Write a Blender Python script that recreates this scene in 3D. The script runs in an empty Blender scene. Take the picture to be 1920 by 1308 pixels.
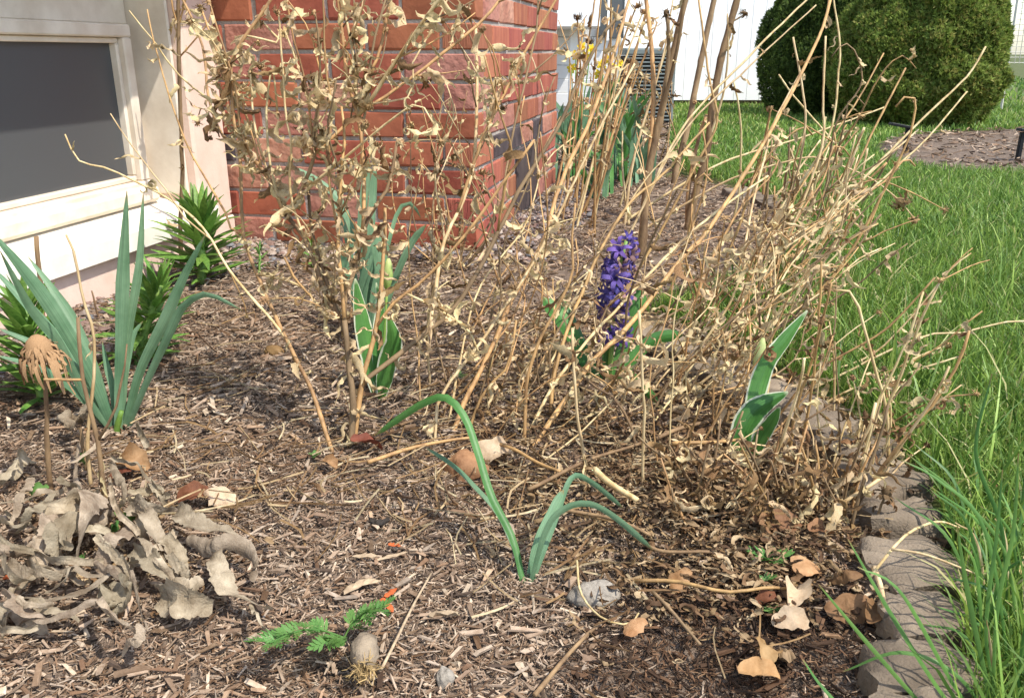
import bpy, math, random
import numpy as np
from mathutils import Vector, Matrix

# ------------------------------------------------------------------ camera, light
SC = bpy.context.scene
COL = SC.collection
random.seed(7)
R = np.random.default_rng(11)
FPX, PITCH, H = 1603.0, math.radians(19.1), 0.55
cam = bpy.data.cameras.new("camera"); cam.sensor_fit = 'HORIZONTAL'; cam.sensor_width = 36.0
cam.lens = 36.0 * FPX / 1920.0; cam.clip_start = 0.02; cam.clip_end = 500
co = bpy.data.objects.new("camera", cam); COL.objects.link(co)
co.location = (0, 0, H); co.rotation_euler = (math.radians(90) - PITCH, 0, 0)
SC.camera = co
SUN = Vector((0.72, -0.50, 1.30)).normalized()
W = bpy.data.worlds.new("World"); SC.world = W; W.use_nodes = True
nt = W.node_tree; bg = nt.nodes["Background"]
sky = nt.nodes.new("ShaderNodeTexSky"); sky.sky_type = 'NISHITA'; sky.sun_disc = False
sky.sun_elevation = math.asin(SUN.z); sky.sun_rotation = math.atan2(SUN.x, SUN.y)
nt.links.new(sky.outputs[0], bg.inputs[0]); bg.inputs[1].default_value = 0.15
sl = bpy.data.lights.new("sun", 'SUN'); sl.energy = 2.9; sl.angle = math.radians(0.55); sl.color = (1.0, 0.95, 0.87)
so = bpy.data.objects.new("sun", sl); COL.objects.link(so)
so.rotation_euler = SUN.to_track_quat('Z', 'Y').to_euler(); so.location = (3, -2, 6)
SC.view_settings.view_transform = 'Standard'; SC.view_settings.look = 'None'
SC.view_settings.gamma = 1.0; SC.view_settings.exposure = 1.05

# ------------------------------------------------------------------ helpers
CP, SP = math.cos(PITCH), math.sin(PITCH)
def ray(px, py):
    x = (px - 960) / FPX; y = (654 - py) / FPX
    return np.array([x, CP + y * SP, -SP + y * CP])
def AT(px, py, Y):                      # the point seen at a pixel, at world distance Y
    d = ray(px, py); t = Y / d[1]
    return np.array([d[0] * t, Y, H + d[2] * t])
def G(px, py, z=0.0):                   # the point seen at a pixel, at height z
    d = ray(px, py); t = (H - z) / -d[2]
    return np.array([d[0] * t, d[1] * t, z])
def PXM(Y, z=0.2):                      # metres per photo pixel at distance Y
    return (Y * CP + (H - z) * SP) / FPX
def gh(x, y):                           # ground relief of the bed
    return (0.007 * np.sin(5.1 * x + 1.3) * np.cos(4.3 * y + .4) + 0.005 * np.sin(13 * x + 5 * y)
            + 0.004 * np.sin(9 * y - 11 * x + 2) + 0.0025 * np.sin(31 * x + 17 * y) + 0.002 * np.sin(41 * y - 23 * x))
def lin(c):
    if isinstance(c, str):
        c = [int(c[i:i + 2], 16) / 255 for i in (0, 2, 4)]
    return tuple((v / 12.92 if v <= .04045 else ((v + .055) / 1.055) ** 2.4) for v in c)
def lin4(c): return lin(c) + (1.0,)

MATS = {}
def mat(name, c1, c2, scale=30, rough=.85, bump=.25, bscale=None, rnd=.3, hue=.0, trans=0, spec=.25, vcol=False,
        stretch=(1, 1, 1), c3=None, bdist=.004, detail=6, veins=False, margin=None, tipc='8a7448'):
    m = bpy.data.materials.new(name); m.use_nodes = True; t = m.node_tree; N = t.nodes; L = t.links
    b = N["Principled BSDF"]; b.inputs["Roughness"].default_value = rough
    b.inputs["Specular IOR Level"].default_value = spec
    tc = N.new("ShaderNodeTexCoord"); mp = N.new("ShaderNodeMapping"); mp.inputs["Scale"].default_value = stretch
    oi = N.new("ShaderNodeObjectInfo")
    L.new(tc.outputs["Object"], mp.inputs["Vector"])
    ad = N.new("ShaderNodeVectorMath"); ad.operation = 'ADD'; L.new(mp.outputs[0], ad.inputs[0]); 
    sc_ = N.new("ShaderNodeMath"); sc_.operation = 'MULTIPLY'; sc_.inputs[1].default_value = 37.0
    L.new(oi.outputs["Random"], sc_.inputs[0]); L.new(sc_.outputs[0], ad.inputs[1])
    no = N.new("ShaderNodeTexNoise"); no.inputs["Scale"].default_value = scale; no.inputs["Detail"].default_value = detail
    no.inputs["Roughness"].default_value = .62
    L.new(ad.outputs[0], no.inputs["Vector"])
    rp = N.new("ShaderNodeValToRGB"); L.new(no.outputs["Fac"], rp.inputs["Fac"])
    e = rp.color_ramp.elements; e[0].position = .34; e[0].color = lin4(c1); e[1].position = .66; e[1].color = lin4(c2)
    if c3:
        x = e.new(.8); x.color = lin4(c3)
    out = rp.outputs["Color"]
    if vcol:
        at = N.new("ShaderNodeAttribute"); at.attribute_name = "Col"
        mx = N.new("ShaderNodeMix"); mx.data_type = 'RGBA'; mx.blend_type = 'MULTIPLY'; mx.inputs["Factor"].default_value = 1
        L.new(out, mx.inputs["A"]); L.new(at.outputs["Color"], mx.inputs["B"]); out = mx.outputs["Result"]
    if veins:
        lu = N.new("ShaderNodeAttribute"); lu.attribute_name = "lu"; lt = N.new("ShaderNodeAttribute"); lt.attribute_name = "lt"
        cx = N.new("ShaderNodeCombineXYZ"); k1 = N.new("ShaderNodeMath"); k1.operation = 'MULTIPLY'; k1.inputs[1].default_value = 9.0
        L.new(lu.outputs["Fac"], k1.inputs[0]); L.new(k1.outputs[0], cx.inputs[0]); L.new(lt.outputs["Fac"], cx.inputs[1]); L.new(sc_.outputs[0], cx.inputs[2])
        vn = N.new("ShaderNodeTexNoise"); vn.inputs["Scale"].default_value = 1.6; vn.inputs["Detail"].default_value = 3; L.new(cx.outputs[0], vn.inputs["Vector"])
        vr = N.new("ShaderNodeMapRange"); vr.inputs["From Min"].default_value = .3; vr.inputs["From Max"].default_value = .7; vr.inputs["To Min"].default_value = .72; vr.inputs["To Max"].default_value = 1.22; L.new(vn.outputs["Fac"], vr.inputs["Value"])
        vm = N.new("ShaderNodeMix"); vm.data_type = 'RGBA'; vm.blend_type = 'MULTIPLY'; vm.inputs["Factor"].default_value = 1; L.new(out, vm.inputs["A"]); L.new(vr.outputs[0], vm.inputs["B"]); out = vm.outputs["Result"]
        if margin:
            ab = N.new("ShaderNodeMath"); ab.operation = 'ABSOLUTE'; L.new(lu.outputs["Fac"], ab.inputs[0])
            en = N.new("ShaderNodeTexNoise"); en.inputs["Scale"].default_value = 1.2; en.inputs["Detail"].default_value = 3
            c2_ = N.new("ShaderNodeCombineXYZ"); L.new(lu.outputs["Fac"], c2_.inputs[0]); k3 = N.new("ShaderNodeMath"); k3.operation = 'MULTIPLY'; k3.inputs[1].default_value = 5; L.new(lt.outputs["Fac"], k3.inputs[0]); L.new(k3.outputs[0], c2_.inputs[1]); L.new(c2_.outputs[0], en.inputs["Vector"])
            k2 = N.new("ShaderNodeMath"); k2.operation = 'MULTIPLY_ADD'; k2.inputs[1].default_value = .55; L.new(en.outputs["Fac"], k2.inputs[0]); L.new(ab.outputs[0], k2.inputs[2])
            er = N.new("ShaderNodeMapRange"); er.inputs["From Min"].default_value = 1.10; er.inputs["From Max"].default_value = 1.17; L.new(k2.outputs[0], er.inputs["Value"])
            em = N.new("ShaderNodeMix"); em.data_type = 'RGBA'; L.new(er.outputs[0], em.inputs["Factor"]); L.new(out, em.inputs["A"]); em.inputs["B"].default_value = lin4(margin); out = em.outputs["Result"]
        tr_ = N.new("ShaderNodeMapRange"); tr_.inputs["From Min"].default_value = .95; tr_.inputs["From Max"].default_value = 1.0; L.new(lt.outputs["Fac"], tr_.inputs["Value"])
        tm = N.new("ShaderNodeMix"); tm.data_type = 'RGBA'; L.new(tr_.outputs[0], tm.inputs["Factor"]); L.new(out, tm.inputs["A"]); tm.inputs["B"].default_value = lin4(tipc); out = tm.outputs["Result"]
    if rnd or hue:
        hs = N.new("ShaderNodeHueSaturation")
        mr = N.new("ShaderNodeMapRange"); mr.inputs["To Min"].default_value = 1 - rnd; mr.inputs["To Max"].default_value = 1 + rnd
        L.new(oi.outputs["Random"], mr.inputs["Value"]); L.new(mr.outputs[0], hs.inputs["Value"])
        if hue:
            wn = N.new("ShaderNodeTexWhiteNoise"); wn.noise_dimensions = '1D'; L.new(oi.outputs["Random"], wn.inputs["W"])
            m2 = N.new("ShaderNodeMapRange"); m2.inputs["To Min"].default_value = .5 - hue; m2.inputs["To Max"].default_value = .5 + hue
            L.new(wn.outputs["Value"], m2.inputs["Value"]); L.new(m2.outputs[0], hs.inputs["Hue"])
        L.new(out, hs.inputs["Color"]); out = hs.outputs["Color"]
    L.new(out, b.inputs["Base Color"])
    if bump:
        n2 = N.new("ShaderNodeTexNoise"); n2.inputs["Scale"].default_value = bscale or scale * 4; n2.inputs["Detail"].default_value = 5
        L.new(ad.outputs[0], n2.inputs["Vector"])
        bp = N.new("ShaderNodeBump"); bp.inputs["Strength"].default_value = bump; bp.inputs["Distance"].default_value = bdist
        L.new(n2.outputs["Fac"], bp.inputs["Height"]); L.new(bp.outputs[0], b.inputs["Normal"])
    if trans:
        tr = N.new("ShaderNodeBsdfTranslucent"); L.new(out, tr.inputs["Color"])
        ms = N.new("ShaderNodeMixShader"); ms.inputs[0].default_value = trans
        L.new(b.outputs[0], ms.inputs[1]); L.new(tr.outputs[0], ms.inputs[2])
        L.new(ms.outputs[0], N["Material Output"].inputs["Surface"])
    MATS[name] = m
    return m

def np_mesh(name, v, quads=None, tris=None, col=None, smooth=False):
    me = bpy.data.meshes.new(name)
    v = np.asarray(v, dtype=np.float32)
    q = np.zeros((0, 4), np.int32) if quads is None else np.asarray(quads, np.int32).reshape(-1, 4)
    t = np.zeros((0, 3), np.int32) if tris is None else np.asarray(tris, np.int32).reshape(-1, 3)
    me.vertices.add(len(v)); me.vertices.foreach_set("co", v.ravel())
    nl = q.size + t.size; me.loops.add(nl)
    me.loops.foreach_set("vertex_index", np.concatenate([q.ravel(), t.ravel()]).astype(np.int32))
    me.polygons.add(len(q) + len(t))
    st = np.concatenate([np.arange(len(q)) * 4, q.size + np.arange(len(t)) * 3]).astype(np.int32)
    me.polygons.foreach_set("loop_start", st)
    me.polygons.foreach_set("use_smooth", np.full(len(q) + len(t), bool(smooth)))
    me.update(calc_edges=True)
    if col is not None:
        a = me.color_attributes.new("Col", 'FLOAT_COLOR', 'POINT')
        c4 = np.ones((len(v), 4), np.float32); c4[:, :3] = col; a.data.foreach_set("color", c4.ravel())
    me.validate()
    return me
def obj(name, me, m=None, parent=None, loc=None, kind=None):
    if m is not None and not me.materials: me.materials.append(m)
    o = bpy.data.objects.new(name, me); COL.objects.link(o)
    if parent: o.parent = parent
    if loc is not None: o.location = loc
    if kind: o["kind"] = kind
    return o
def tag(o, label, cat, group=None):
    o["label"] = label; o["category"] = cat
    if group: o["group"] = group
    return o
def thing(name, label, cat, loc=(0, 0, 0), group=None, rz=0):
    o = bpy.data.objects.new(name, None); COL.objects.link(o); o.location = loc; o.rotation_euler = (0, 0, rz)
    o.empty_display_size = .05
    return tag(o, label, cat, group)

def box_v(x0, x1, y0, y1, z0, z1):
    return np.array([[x0, y0, z0], [x1, y0, z0], [x1, y1, z0], [x0, y1, z0], [x0, y0, z1], [x1, y0, z1], [x1, y1, z1], [x0, y1, z1]], float)
BOXQ = np.array([[0, 3, 2, 1], [4, 5, 6, 7], [0, 1, 5, 4], [1, 2, 6, 5], [2, 3, 7, 6], [3, 0, 4, 7]])
def bevel_box(name, sx, sy, sz, bev, jit=0, rng=R):
    # a box with chamfered edges (24 corner points), centred
    v = []
    for ax in range(3):
        for s in (-1, 1):
            o1, o2 = [a for a in range(3) if a != ax]
            for a, b in ((-1, -1), (1, -1), (1, 1), (-1, 1)):
                p = [0, 0, 0]; half = (sx / 2, sy / 2, sz / 2)
                p[ax] = s * half[ax]; p[o1] = a * (half[o1] - bev); p[o2] = b * (half[o2] - bev)
                v.append(p)
    import bmesh
    bm = bmesh.new()
    v = np.array(v)
    if jit: v += rng.normal(0, jit, v.shape)
    for p in v: bm.verts.new(p)
    bmesh.ops.convex_hull(bm, input=bm.verts)
    me = bpy.data.meshes.new(name); bm.to_mesh(me); bm.free()
    return me

def catmull(P, n):
    P = np.asarray(P, float)
    if len(P) == 2:
        t = np.linspace(0, 1, n)[:, None]; return P[0] * (1 - t) + P[1] * t
    Q = np.vstack([2 * P[0] - P[1], P, 2 * P[-1] - P[-2]])
    seg = np.linalg.norm(np.diff(P, axis=0), axis=1); cum = np.concatenate([[0], np.cumsum(seg)])
    out = []
    for s in np.linspace(0, cum[-1], n):
        i = min(np.searchsorted(cum, s, side='right') - 1, len(seg) - 1); u = (s - cum[i]) / max(seg[i], 1e-9)
        p0, p1, p2, p3 = Q[i], Q[i + 1], Q[i + 2], Q[i + 3]
        out.append(.5 * (2 * p1 + (p2 - p0) * u + (2 * p0 - 5 * p1 + 4 * p2 - p3) * u * u + (3 * p1 - p0 - 3 * p2 + p3) * u ** 3))
    return np.array(out)
def frames(C):
    T = np.gradient(C, axis=0); T /= np.linalg.norm(T, axis=1)[:, None] + 1e-12
    a = np.array([0, 0, 1.]) if abs(T[0][2]) < .9 else np.array([1., 0, 0])
    n = np.cross(T[0], a); n /= np.linalg.norm(n); Ns = [n]
    for i in range(1, len(C)):
        n = Ns[-1] - T[i] * np.dot(Ns[-1], T[i]); n /= np.linalg.norm(n) + 1e-12; Ns.append(n)
    Ns = np.array(Ns); return T, Ns, np.cross(T, Ns)
def tube(C, r, sides=6, cap=True):
    C = np.asarray(C, float); n = len(C); r = np.broadcast_to(r, (n,)); T, N_, B_ = frames(C)
    a = np.arange(sides) * 2 * np.pi / sides
    v = (C[:, None] + r[:, None, None] * (np.cos(a)[None, :, None] * N_[:, None] + np.sin(a)[None, :, None] * B_[:, None])).reshape(-1, 3)
    q = []
    for i in range(n - 1):
        for k in range(sides):
            k2 = (k + 1) % sides; q.append([i * sides + k, i * sides + k2, (i + 1) * sides + k2, (i + 1) * sides + k])
    t = []
    if cap:
        v = np.vstack([v, C[0], C[-1]]); c0, c1 = len(v) - 2, len(v) - 1
        for k in range(sides):
            k2 = (k + 1) % sides; t.append([c0, k2, k]); t.append([c1, (n - 1) * sides + k, (n - 1) * sides + k2])
    return v, q, t
def ribbon(C, w, side, across=2, fold=0.0, crumple=0.0, jag=0.0, rng=R, twist=0.0, cup=0.0):
    # leaf blade: centre line C, half widths w, side = direction across the blade
    C = np.asarray(C, float); n = len(C); T = np.gradient(C, axis=0); T /= np.linalg.norm(T, axis=1)[:, None] + 1e-12
    side = np.broadcast_to(np.asarray(side, float), (n, 3)); S = side - T * np.sum(side * T, 1)[:, None]
    S = S / (np.linalg.norm(S, axis=1)[:, None] + 1e-9); Nn = np.cross(S, T)
    if np.any(twist):
        a = np.linspace(0, 1, n)[:, None] * twist if np.isscalar(twist) else np.asarray(twist)[:, None]
        S, Nn = S * np.cos(a) + Nn * np.sin(a), Nn * np.cos(a) - S * np.sin(a)
    u = np.linspace(-1, 1, across + 1); rows = []
    ph = rng.uniform(0, 6.28, 4)
    for i in range(n):
        j = 1 + jag * rng.normal(0, 1, across + 1) * (np.abs(u) > .9)
        cr = crumple * (np.sin(i * 1.7 + ph[0] + u * 2.5) + .7 * np.sin(i * .9 - u * 4 + ph[1]) + .5 * rng.normal(0, 1, across + 1)) * w[i]
        off = fold * np.abs(u) * w[i] + cup * u * u * w[i] + cr
        rows.append(C[i] + (u * j * w[i])[:, None] * S[i] + off[:, None] * Nn[i])
    v = np.array(rows).reshape(-1, 3); k = across + 1; q = []
    for i in range(n - 1):
        for a in range(across):
            q.append([i * k + a, i * k + a + 1, (i + 1) * k + a + 1, (i + 1) * k + a])
    return v, q
class MB:                               # gathers pieces of one part
    def __init__(s): s.v = []; s.q = []; s.t = []; s.n = 0; s.c = []
    def add(s, v, q=None, t=None, c=None):
        v = np.asarray(v, float)
        if q is not None and len(q): s.q.append(np.asarray(q) + s.n)
        if t is not None and len(t): s.t.append(np.asarray(t) + s.n)
        s.v.append(v); s.n += len(v)
        if c is not None: s.c.append(np.broadcast_to(c, (len(v), 3)))
        return s
    def mesh(s, name, smooth=False):
        return np_mesh(name, np.vstack(s.v), np.vstack(s.q) if s.q else None, np.vstack(s.t) if s.t else None,
                       np.vstack(s.c) if s.c else None, smooth)
def rotm(rng=R):
    q = rng.normal(0, 1, 4); q /= np.linalg.norm(q); w, x, y, z = q
    return np.array([[1 - 2 * (y * y + z * z), 2 * (x * y - z * w), 2 * (x * z + y * w)], [2 * (x * y + z * w), 1 - 2 * (x * x + z * z), 2 * (y * z - x * w)], [2 * (x * z - y * w), 2 * (y * z + x * w), 1 - 2 * (x * x + y * y)]])
def inpoly(x, y, P):
    x = np.asarray(x); y = np.asarray(y); c = np.zeros(x.shape, bool); n = len(P); j = n - 1
    for i in range(n):
        xi, yi = P[i][:2]; xj, yj = P[j][:2]
        c ^= ((yi > y) != (yj > y)) & (x < (xj - xi) * (y - yi) / ((yj - yi) or 1e-12) + xi); j = i
    return c

# ------------------------------------------------------------------ materials
mat("soil", '645446', '8a7867', 55, .95, .9, 260, 0, bdist=.01)
mat("chips", 'd8d0c8', 'ffffff', 160, .9, .35, 700, 0, vcol=True, stretch=(1, 1, 1), bdist=.001)
mat("pebbles", 'd0c8c4', 'ffffff', 120, .75, .3, 300, 0, vcol=True, bdist=.001)
mat("lawn_soil", '3c4a22', '6a6a3c', 25, .95, .6, 120, 0)
mat("grass", 'd8e0c8', 'ffffff', 20, .5, 0, None, 0, vcol=True, trans=.35, spec=.4)
mat("litter", 'd0c4b8', 'ffffff', 90, .85, .3, 400, 0, vcol=True, trans=.15, bdist=.002)
mat("brick", '8d4d3a', 'a8634a', 9, .9, .7, 24, .13, .009, c3='b4745a', bdist=.006)
mat("brick_pale", '9c6656', 'b07f6c', 9, .9, 1.0, 38, .12, .01, c3='ba9280', bdist=.008)
mat("brick_side", '8e5040', 'aa6a50', 7, .9, .8, 45, .2, .014, stretch=(5, 5, .5), c3='b58460', bdist=.006)
mat("brick_dark", '3f3638', '584c4c', 12, .7, .5, 60, .1, bdist=.003)
mat("mortar", '9a9086', 'b3a99e', 60, .95, .8, 200, 0, bdist=.004)
mat("stucco_pink", 'd6b9a6', 'e2c8b6', 12, .9, .35, 220, 0, bdist=.002)
mat("cream", 'cbbca8', 'e2d6c4', 9, .6, .2, 90, .04, bdist=.002)
mat("sill_white", 'dcd5c4', 'eae5d8', 9, .75, .25, 120, 0, c3='cfc2a8', bdist=.002)
mat("screen", '30302f', '3c3c3a', 3, .35, 0, None, 0, spec=.5)
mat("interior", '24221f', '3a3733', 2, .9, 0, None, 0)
mat("curtain", '8a8880', 'a09e96', 4, .9, 0, None, 0)
mat("white_paint", 'eeeeec', 'f6f6f4', 4, .6, .08, 80, .02, bdist=.002)
mat("dark_glass", '3a3c40', '4a4c50', 2, .2, 0, None, 0, spec=.6)
mat("grey_metal", '6d7470', '7d8480', 6, .5, .05, 80, .05)
mat("black_metal", '141416', '202024', 10, .5, .1, 60, 0)
mat("door_metal", '453a39', '564a47', 14, .6, .25, 60, 0, bdist=.002)
mat("stone", '64584a', '8e7f6c', 14, .95, .7, 300, .12, c3='a69884', bdist=.003)
mat("stem_orange", '866642', 'c59c66', 70, .6, .3, 200, .22, .006, stretch=(1, 1, .25), spec=.35, bdist=.002)
mat("stem_pale", 'a88a5a', 'dac496', 70, .6, .25, 200, .16, .008, stretch=(1, 1, .25), spec=.35, bdist=.002)
mat("stem_grey", '6e5a42', '957c5c', 45, .75, .35, 200, .2, stretch=(1, 1, .25), bdist=.002)
mat("stem_brown", '604a36', '957a58', 40, .75, .4, 220, .15, stretch=(1, 1, .3), bdist=.002)
mat("dry_leaf", 'c2a676', 'e0cba2', 60, .8, .4, 300, .25, .012, trans=.25, c3='e6d2a6', bdist=.002)
mat("dry_leaf_dark", '6e5236', '9a7b54', 60, .85, .5, 300, .25, .01, trans=.15, bdist=.002)
mat("rosette_leaf", '7c6c57', 'b9a990', 38, .9, .8, 420, .2, .01, trans=.2, c3='bfb29e', bdist=.002)
mat("seed_head", '7c5e3c', 'bd9c70', 120, .85, .4, 400, .2, .01, bdist=.002)
mat("seed_dark", '54412e', '7d6648', 120, .9, .4, 400, .2, bdist=.002)
mat("leaf_orange", '9a7248', 'c29c70', 40, .7, .4, 160, .2, .008, trans=.25, bdist=.003)
mat("leaf_brown", '765638', '9e7a54', 40, .7, .5, 160, .2, .012, trans=.2, bdist=.003)
mat("leaf_red", '5e3424', '84503a', 40, .7, .5, 160, .15, .01, trans=.15, bdist=.003)
mat("leaf_tan", 'b39a78', 'd2bd9c', 50, .8, .5, 180, .12, .01, trans=.2, bdist=.003)
mat("chip_orange", '9a4a24', 'bc6236', 60, .8, .3, 200, .1)
mat("chip_pale", '8c7860', 'b39e80', 120, .85, .5, 260, .15, stretch=(.3, 1, 1), bdist=.002)
mat("chip_black", '1c1815', '3a332c', 60, .8, .6, 200, .1, bdist=.002)
mat("iris_green", '587a58', '7a9a76', 14, .5, .12, 90, .14, .01, trans=.25, spec=.35, bdist=.001, veins=True)
mat("iris_base", '6f9a4a', '9ab85c', 14, .5, .1, 90, .1, trans=.25, spec=.4)
mat("lily_green", '527830', '7a9c46', 14, .5, .12, 90, .22, .012, trans=.3, spec=.4)
mat("tulip_green", '3f7030', '5f9148', 10, .45, .1, 90, .12, .008, trans=.25, spec=.4, veins=True)
mat("tulip_variegated", '3f7030', '5f9148', 10, .45, .1, 90, .12, .008, trans=.25, spec=.4, veins=True, margin='d2d6ba', tipc='c8ccaa')
mat("tulip_edge", 'cfd6b4', 'e2e6d0', 10, .5, 0, None, .05, trans=.2)
mat("bud_green", '9cb85a', 'd8dca0', 8, .5, 0, None, .1, trans=.25)
mat("hyacinth_purple", '44347c', '8270b4', 60, .6, .15, 200, .35, .02, trans=.25)
mat("hyacinth_faded", '8a6478', 'c09a88', 60, .7, .2, 200, .2, .01, trans=.2)
mat("sprout_green", '4a7836', '739a50', 30, .5, .15, 120, .15, .012, trans=.3, spec=.35)
mat("long_blade", '466f34', '6a9448', 12, .45, 0, None, .25, .012, trans=.3, spec=.4, veins=True)
mat("daffodil_yellow", 'e8c020', 'f5dc50', 12, .6, 0, None, .1, .01, trans=.3)
mat("bush", 'd8d8c8', 'ffffff', 8, .65, 0, None, 0, vcol=True, trans=.35, spec=.2)
mat("bark", '4a3a2c', '6e5844', 30, .9, .6, 100, .1)
mat("net", 'b8b4a8', 'd0ccc0', 20, .8, 0, None, 0)
mat("pod_grey", '6f6254', '95856f', 40, .9, 1.0, 120, 0, bdist=.003)
mat("fuzz", '86704a', 'b89c6c', 80, .9, 0, None, .1)
mat("rock", '7c7468', 'a39a8c', 40, .9, .9, 120, .1, bdist=.006)

# ------------------------------------------------------------------ layout of the place
P0 = np.array([-.934, 2.21]); AL = math.radians(12); U2 = np.array([math.sin(AL), math.cos(AL)]); N2 = np.array([math.cos(AL), -math.sin(AL)])
def WP(s, r, z):                       # along the house wall s, out from it r
    p = P0 + U2 * s + N2 * r; return np.array([p[0], p[1], z])
edge_px = [(1800, 1560), (1800, 1308), (1800, 1170), (1775, 1010), (1735, 915), (1650, 832), (1570, 765), (1490, 712), (1400, 668), (1290, 620), (1195, 588),
           (1330, 556), (1465, 500), (1498, 440), (1465, 388), (1380, 352), (1262, 322), (1258, 262), (1266, 215)]
EDGE = [G(*p)[:2] for p in edge_px]
BED = [np.array([EDGE[0][0], -.4])] + EDGE + [np.array([EDGE[-1][0], 9.4]), np.array([-4, 9.4]), np.array([-4, -.4])]
ring_px = [(1640, 288), (1660, 268), (1700, 258), (1800, 252), (1950, 246), (2100, 244), (2100, 345), (1950, 334), (1840, 332), (1740, 326), (1680, 312)]
RING = [G(*p)[:2] for p in ring_px]
DAMP = [G(*p)[:2] for p in [(1050, 1330), (1130, 1180), (1200, 1110), (1330, 1080), (1480, 1110), (1640, 1150), (1690, 1330)]]

def grid_sheet(name, xs, ys, zf, m):
    X, Y = np.meshgrid(xs, ys); v = np.stack([X, Y, zf(X, Y)], -1).reshape(-1, 3); nx = len(xs); q = []
    i = np.arange((len(ys) - 1) * (nx - 1)); r = i // (nx - 1); c = i % (nx - 1); a = r * nx + c
    o = obj(name, np_mesh(name, v, np.stack([a, a + 1, a + nx + 1, a + nx], 1), smooth=True), m, kind="structure")
    return o
def lawnz(X, Y): return .012 + .006 * np.sin(2.1 * X + 1) * np.cos(1.7 * Y)
grid_sheet("ground", np.concatenate([[-260, -60, -15], np.linspace(-5, 8, 66), [15, 60, 260]]), np.concatenate([[-30, -8, -2], np.linspace(-1, 12, 66), [20, 60, 260]]),
           lambda X, Y: np.where(inpoly(X, Y, BED), -.06, lawnz(X, Y)), MATS["lawn_soil"])
grid_sheet("mulch_bed", np.arange(-3.2, 2.4, .022), np.arange(-.3, 9.4, .03),
           lambda X, Y: np.where(inpoly(X, Y, BED), gh(X, Y) - .002, -.09), MATS["soil"])
grid_sheet("mulch_ring", np.arange(2.0, 5.5, .05), np.arange(4.0, 8.2, .05),
           lambda X, Y: np.where(inpoly(X, Y, RING), lawnz(X, Y) + .012, -.1), MATS["soil"])

# ------------------------------------------------------------------ wood chips, pebbles, grass
def chip_mesh(n_list, name):
    VV, CC = [], []
    pal = np.array([lin(c) for c in ('a8998a', '958677', 'b8ab9c', '857466', '70604f', 'c4b9a8', '554a42', 'a59b90', '7b6a5a', '8d7b6a', '342d28')])
    pw = np.array([.17, .15, .13, .13, .1, .06, .07, .08, .06, .04, .01])
    dpal = np.array([lin(c) for c in ('46372b', '5a4636', '352920', '725a46', '282019', '8c745c')]); dpw = np.array([.28, .24, .2, .13, .1, .05])
    for (x, y, L, Wd, th, tilt, dz, zfun) in n_list:
        n = len(x)
        yaw = R.uniform(0, 2 * np.pi, n); tl = R.normal(0, tilt, n); rl = R.normal(0, tilt * 1.3, n)
        sx = np.array([-1, 1, 1, -1, -1, 1, 1, -1]) * .5; sy = np.array([-1, -1, 1, 1, -1, -1, 1, 1]) * .5; sz = np.array([0, 0, 0, 0, 1, 1, 1, 1.])
        px = sx[None] * L[:, None] * (1 + .22 * R.normal(0, 1, (n, 8))); tap = R.uniform(.35, 1, (n, 1))
        py = sy[None] * Wd[:, None] * np.where(sx[None] > 0, tap, 1) * (1 + .2 * R.normal(0, 1, (n, 8))); pz = sz[None] * th[:, None] * R.uniform(.5, 1.4, (n, 8))
        py = py + (px / L[:, None]) ** 2 * (L * R.normal(0, .12, n))[:, None]
        ct, s_ = np.cos(rl)[:, None], np.sin(rl)[:, None]; py, pz = py * ct - pz * s_, py * s_ + pz * ct
        ct, s_ = np.cos(tl)[:, None], np.sin(tl)[:, None]; px, pz = px * ct - pz * s_, px * s_ + pz * ct
        ct, s_ = np.cos(yaw)[:, None], np.sin(yaw)[:, None]; px, py = px * ct - py * s_, px * s_ + py * ct
        v = np.stack([px + x[:, None], py + y[:, None], pz + (zfun(x, y) + R.uniform(0, 1, n) ** 1.5 * dz)[:, None]], -1)
        c = pal[R.choice(len(pal), n, p=pw / pw.sum())]
        patch = .5 + .5 * np.sin(6 * x + 2.3 * np.sin(5 * y)) * np.sin(7 * y + 1.7 * np.sin(4 * x + 1))
        mix = (R.uniform(0, 1, n) < .45 * patch); c[mix] = c[mix] * np.array([.78, .68, .60])
        dm = inpoly(x + R.normal(0, .03, n), y + R.normal(0, .03, n), DAMP); c[dm] = dpal[R.choice(len(dpal), dm.sum(), p=dpw / dpw.sum())]
        c = c * R.uniform(.75, 1.2, (n, 1)) * np.array([1.03, .945, .84])
        VV.append(v.reshape(-1, 3)); CC.append(np.repeat(c, 8, 0))
    v = np.vstack(VV); c = np.vstack(CC); n = len(v) // 8
    f = np.array([[4, 5, 6, 7], [0, 1, 5, 4], [1, 2, 6, 5], [2, 3, 7, 6], [3, 0, 4, 7]])
    q = (np.arange(n)[:, None, None] * 8 + f[None]).reshape(-1, 4)
    return np_mesh(name, v, q, None, c)
def samp(n, x0, x1, y0, y1, mask):
    x = R.uniform(x0, x1, n); y = R.uniform(y0, y1, n); k = mask(x, y); return x[k], y[k]
def wall_line(x, y): return (x - P0[0]) * N2[0] + (y - P0[1]) * N2[1]          # distance out from the wall
def wall_s(x, y): return (x - P0[0]) * U2[0] + (y - P0[1]) * U2[1]
CH_A, CH_W, CH_D = .419, .764, 1.42
def in_house(x, y):
    o, s = wall_line(x, y), wall_s(x, y)
    return (o < .0) | ((s > CH_A) & (s < CH_A + CH_D) & (o < CH_W)) 
def view(x, y, m=.25): return np.abs(x) < .66 * y + m
def bedmask(x, y): return inpoly(x, y, BED) & ~in_house(x, y) & view(x, y)
lists = []
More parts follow.
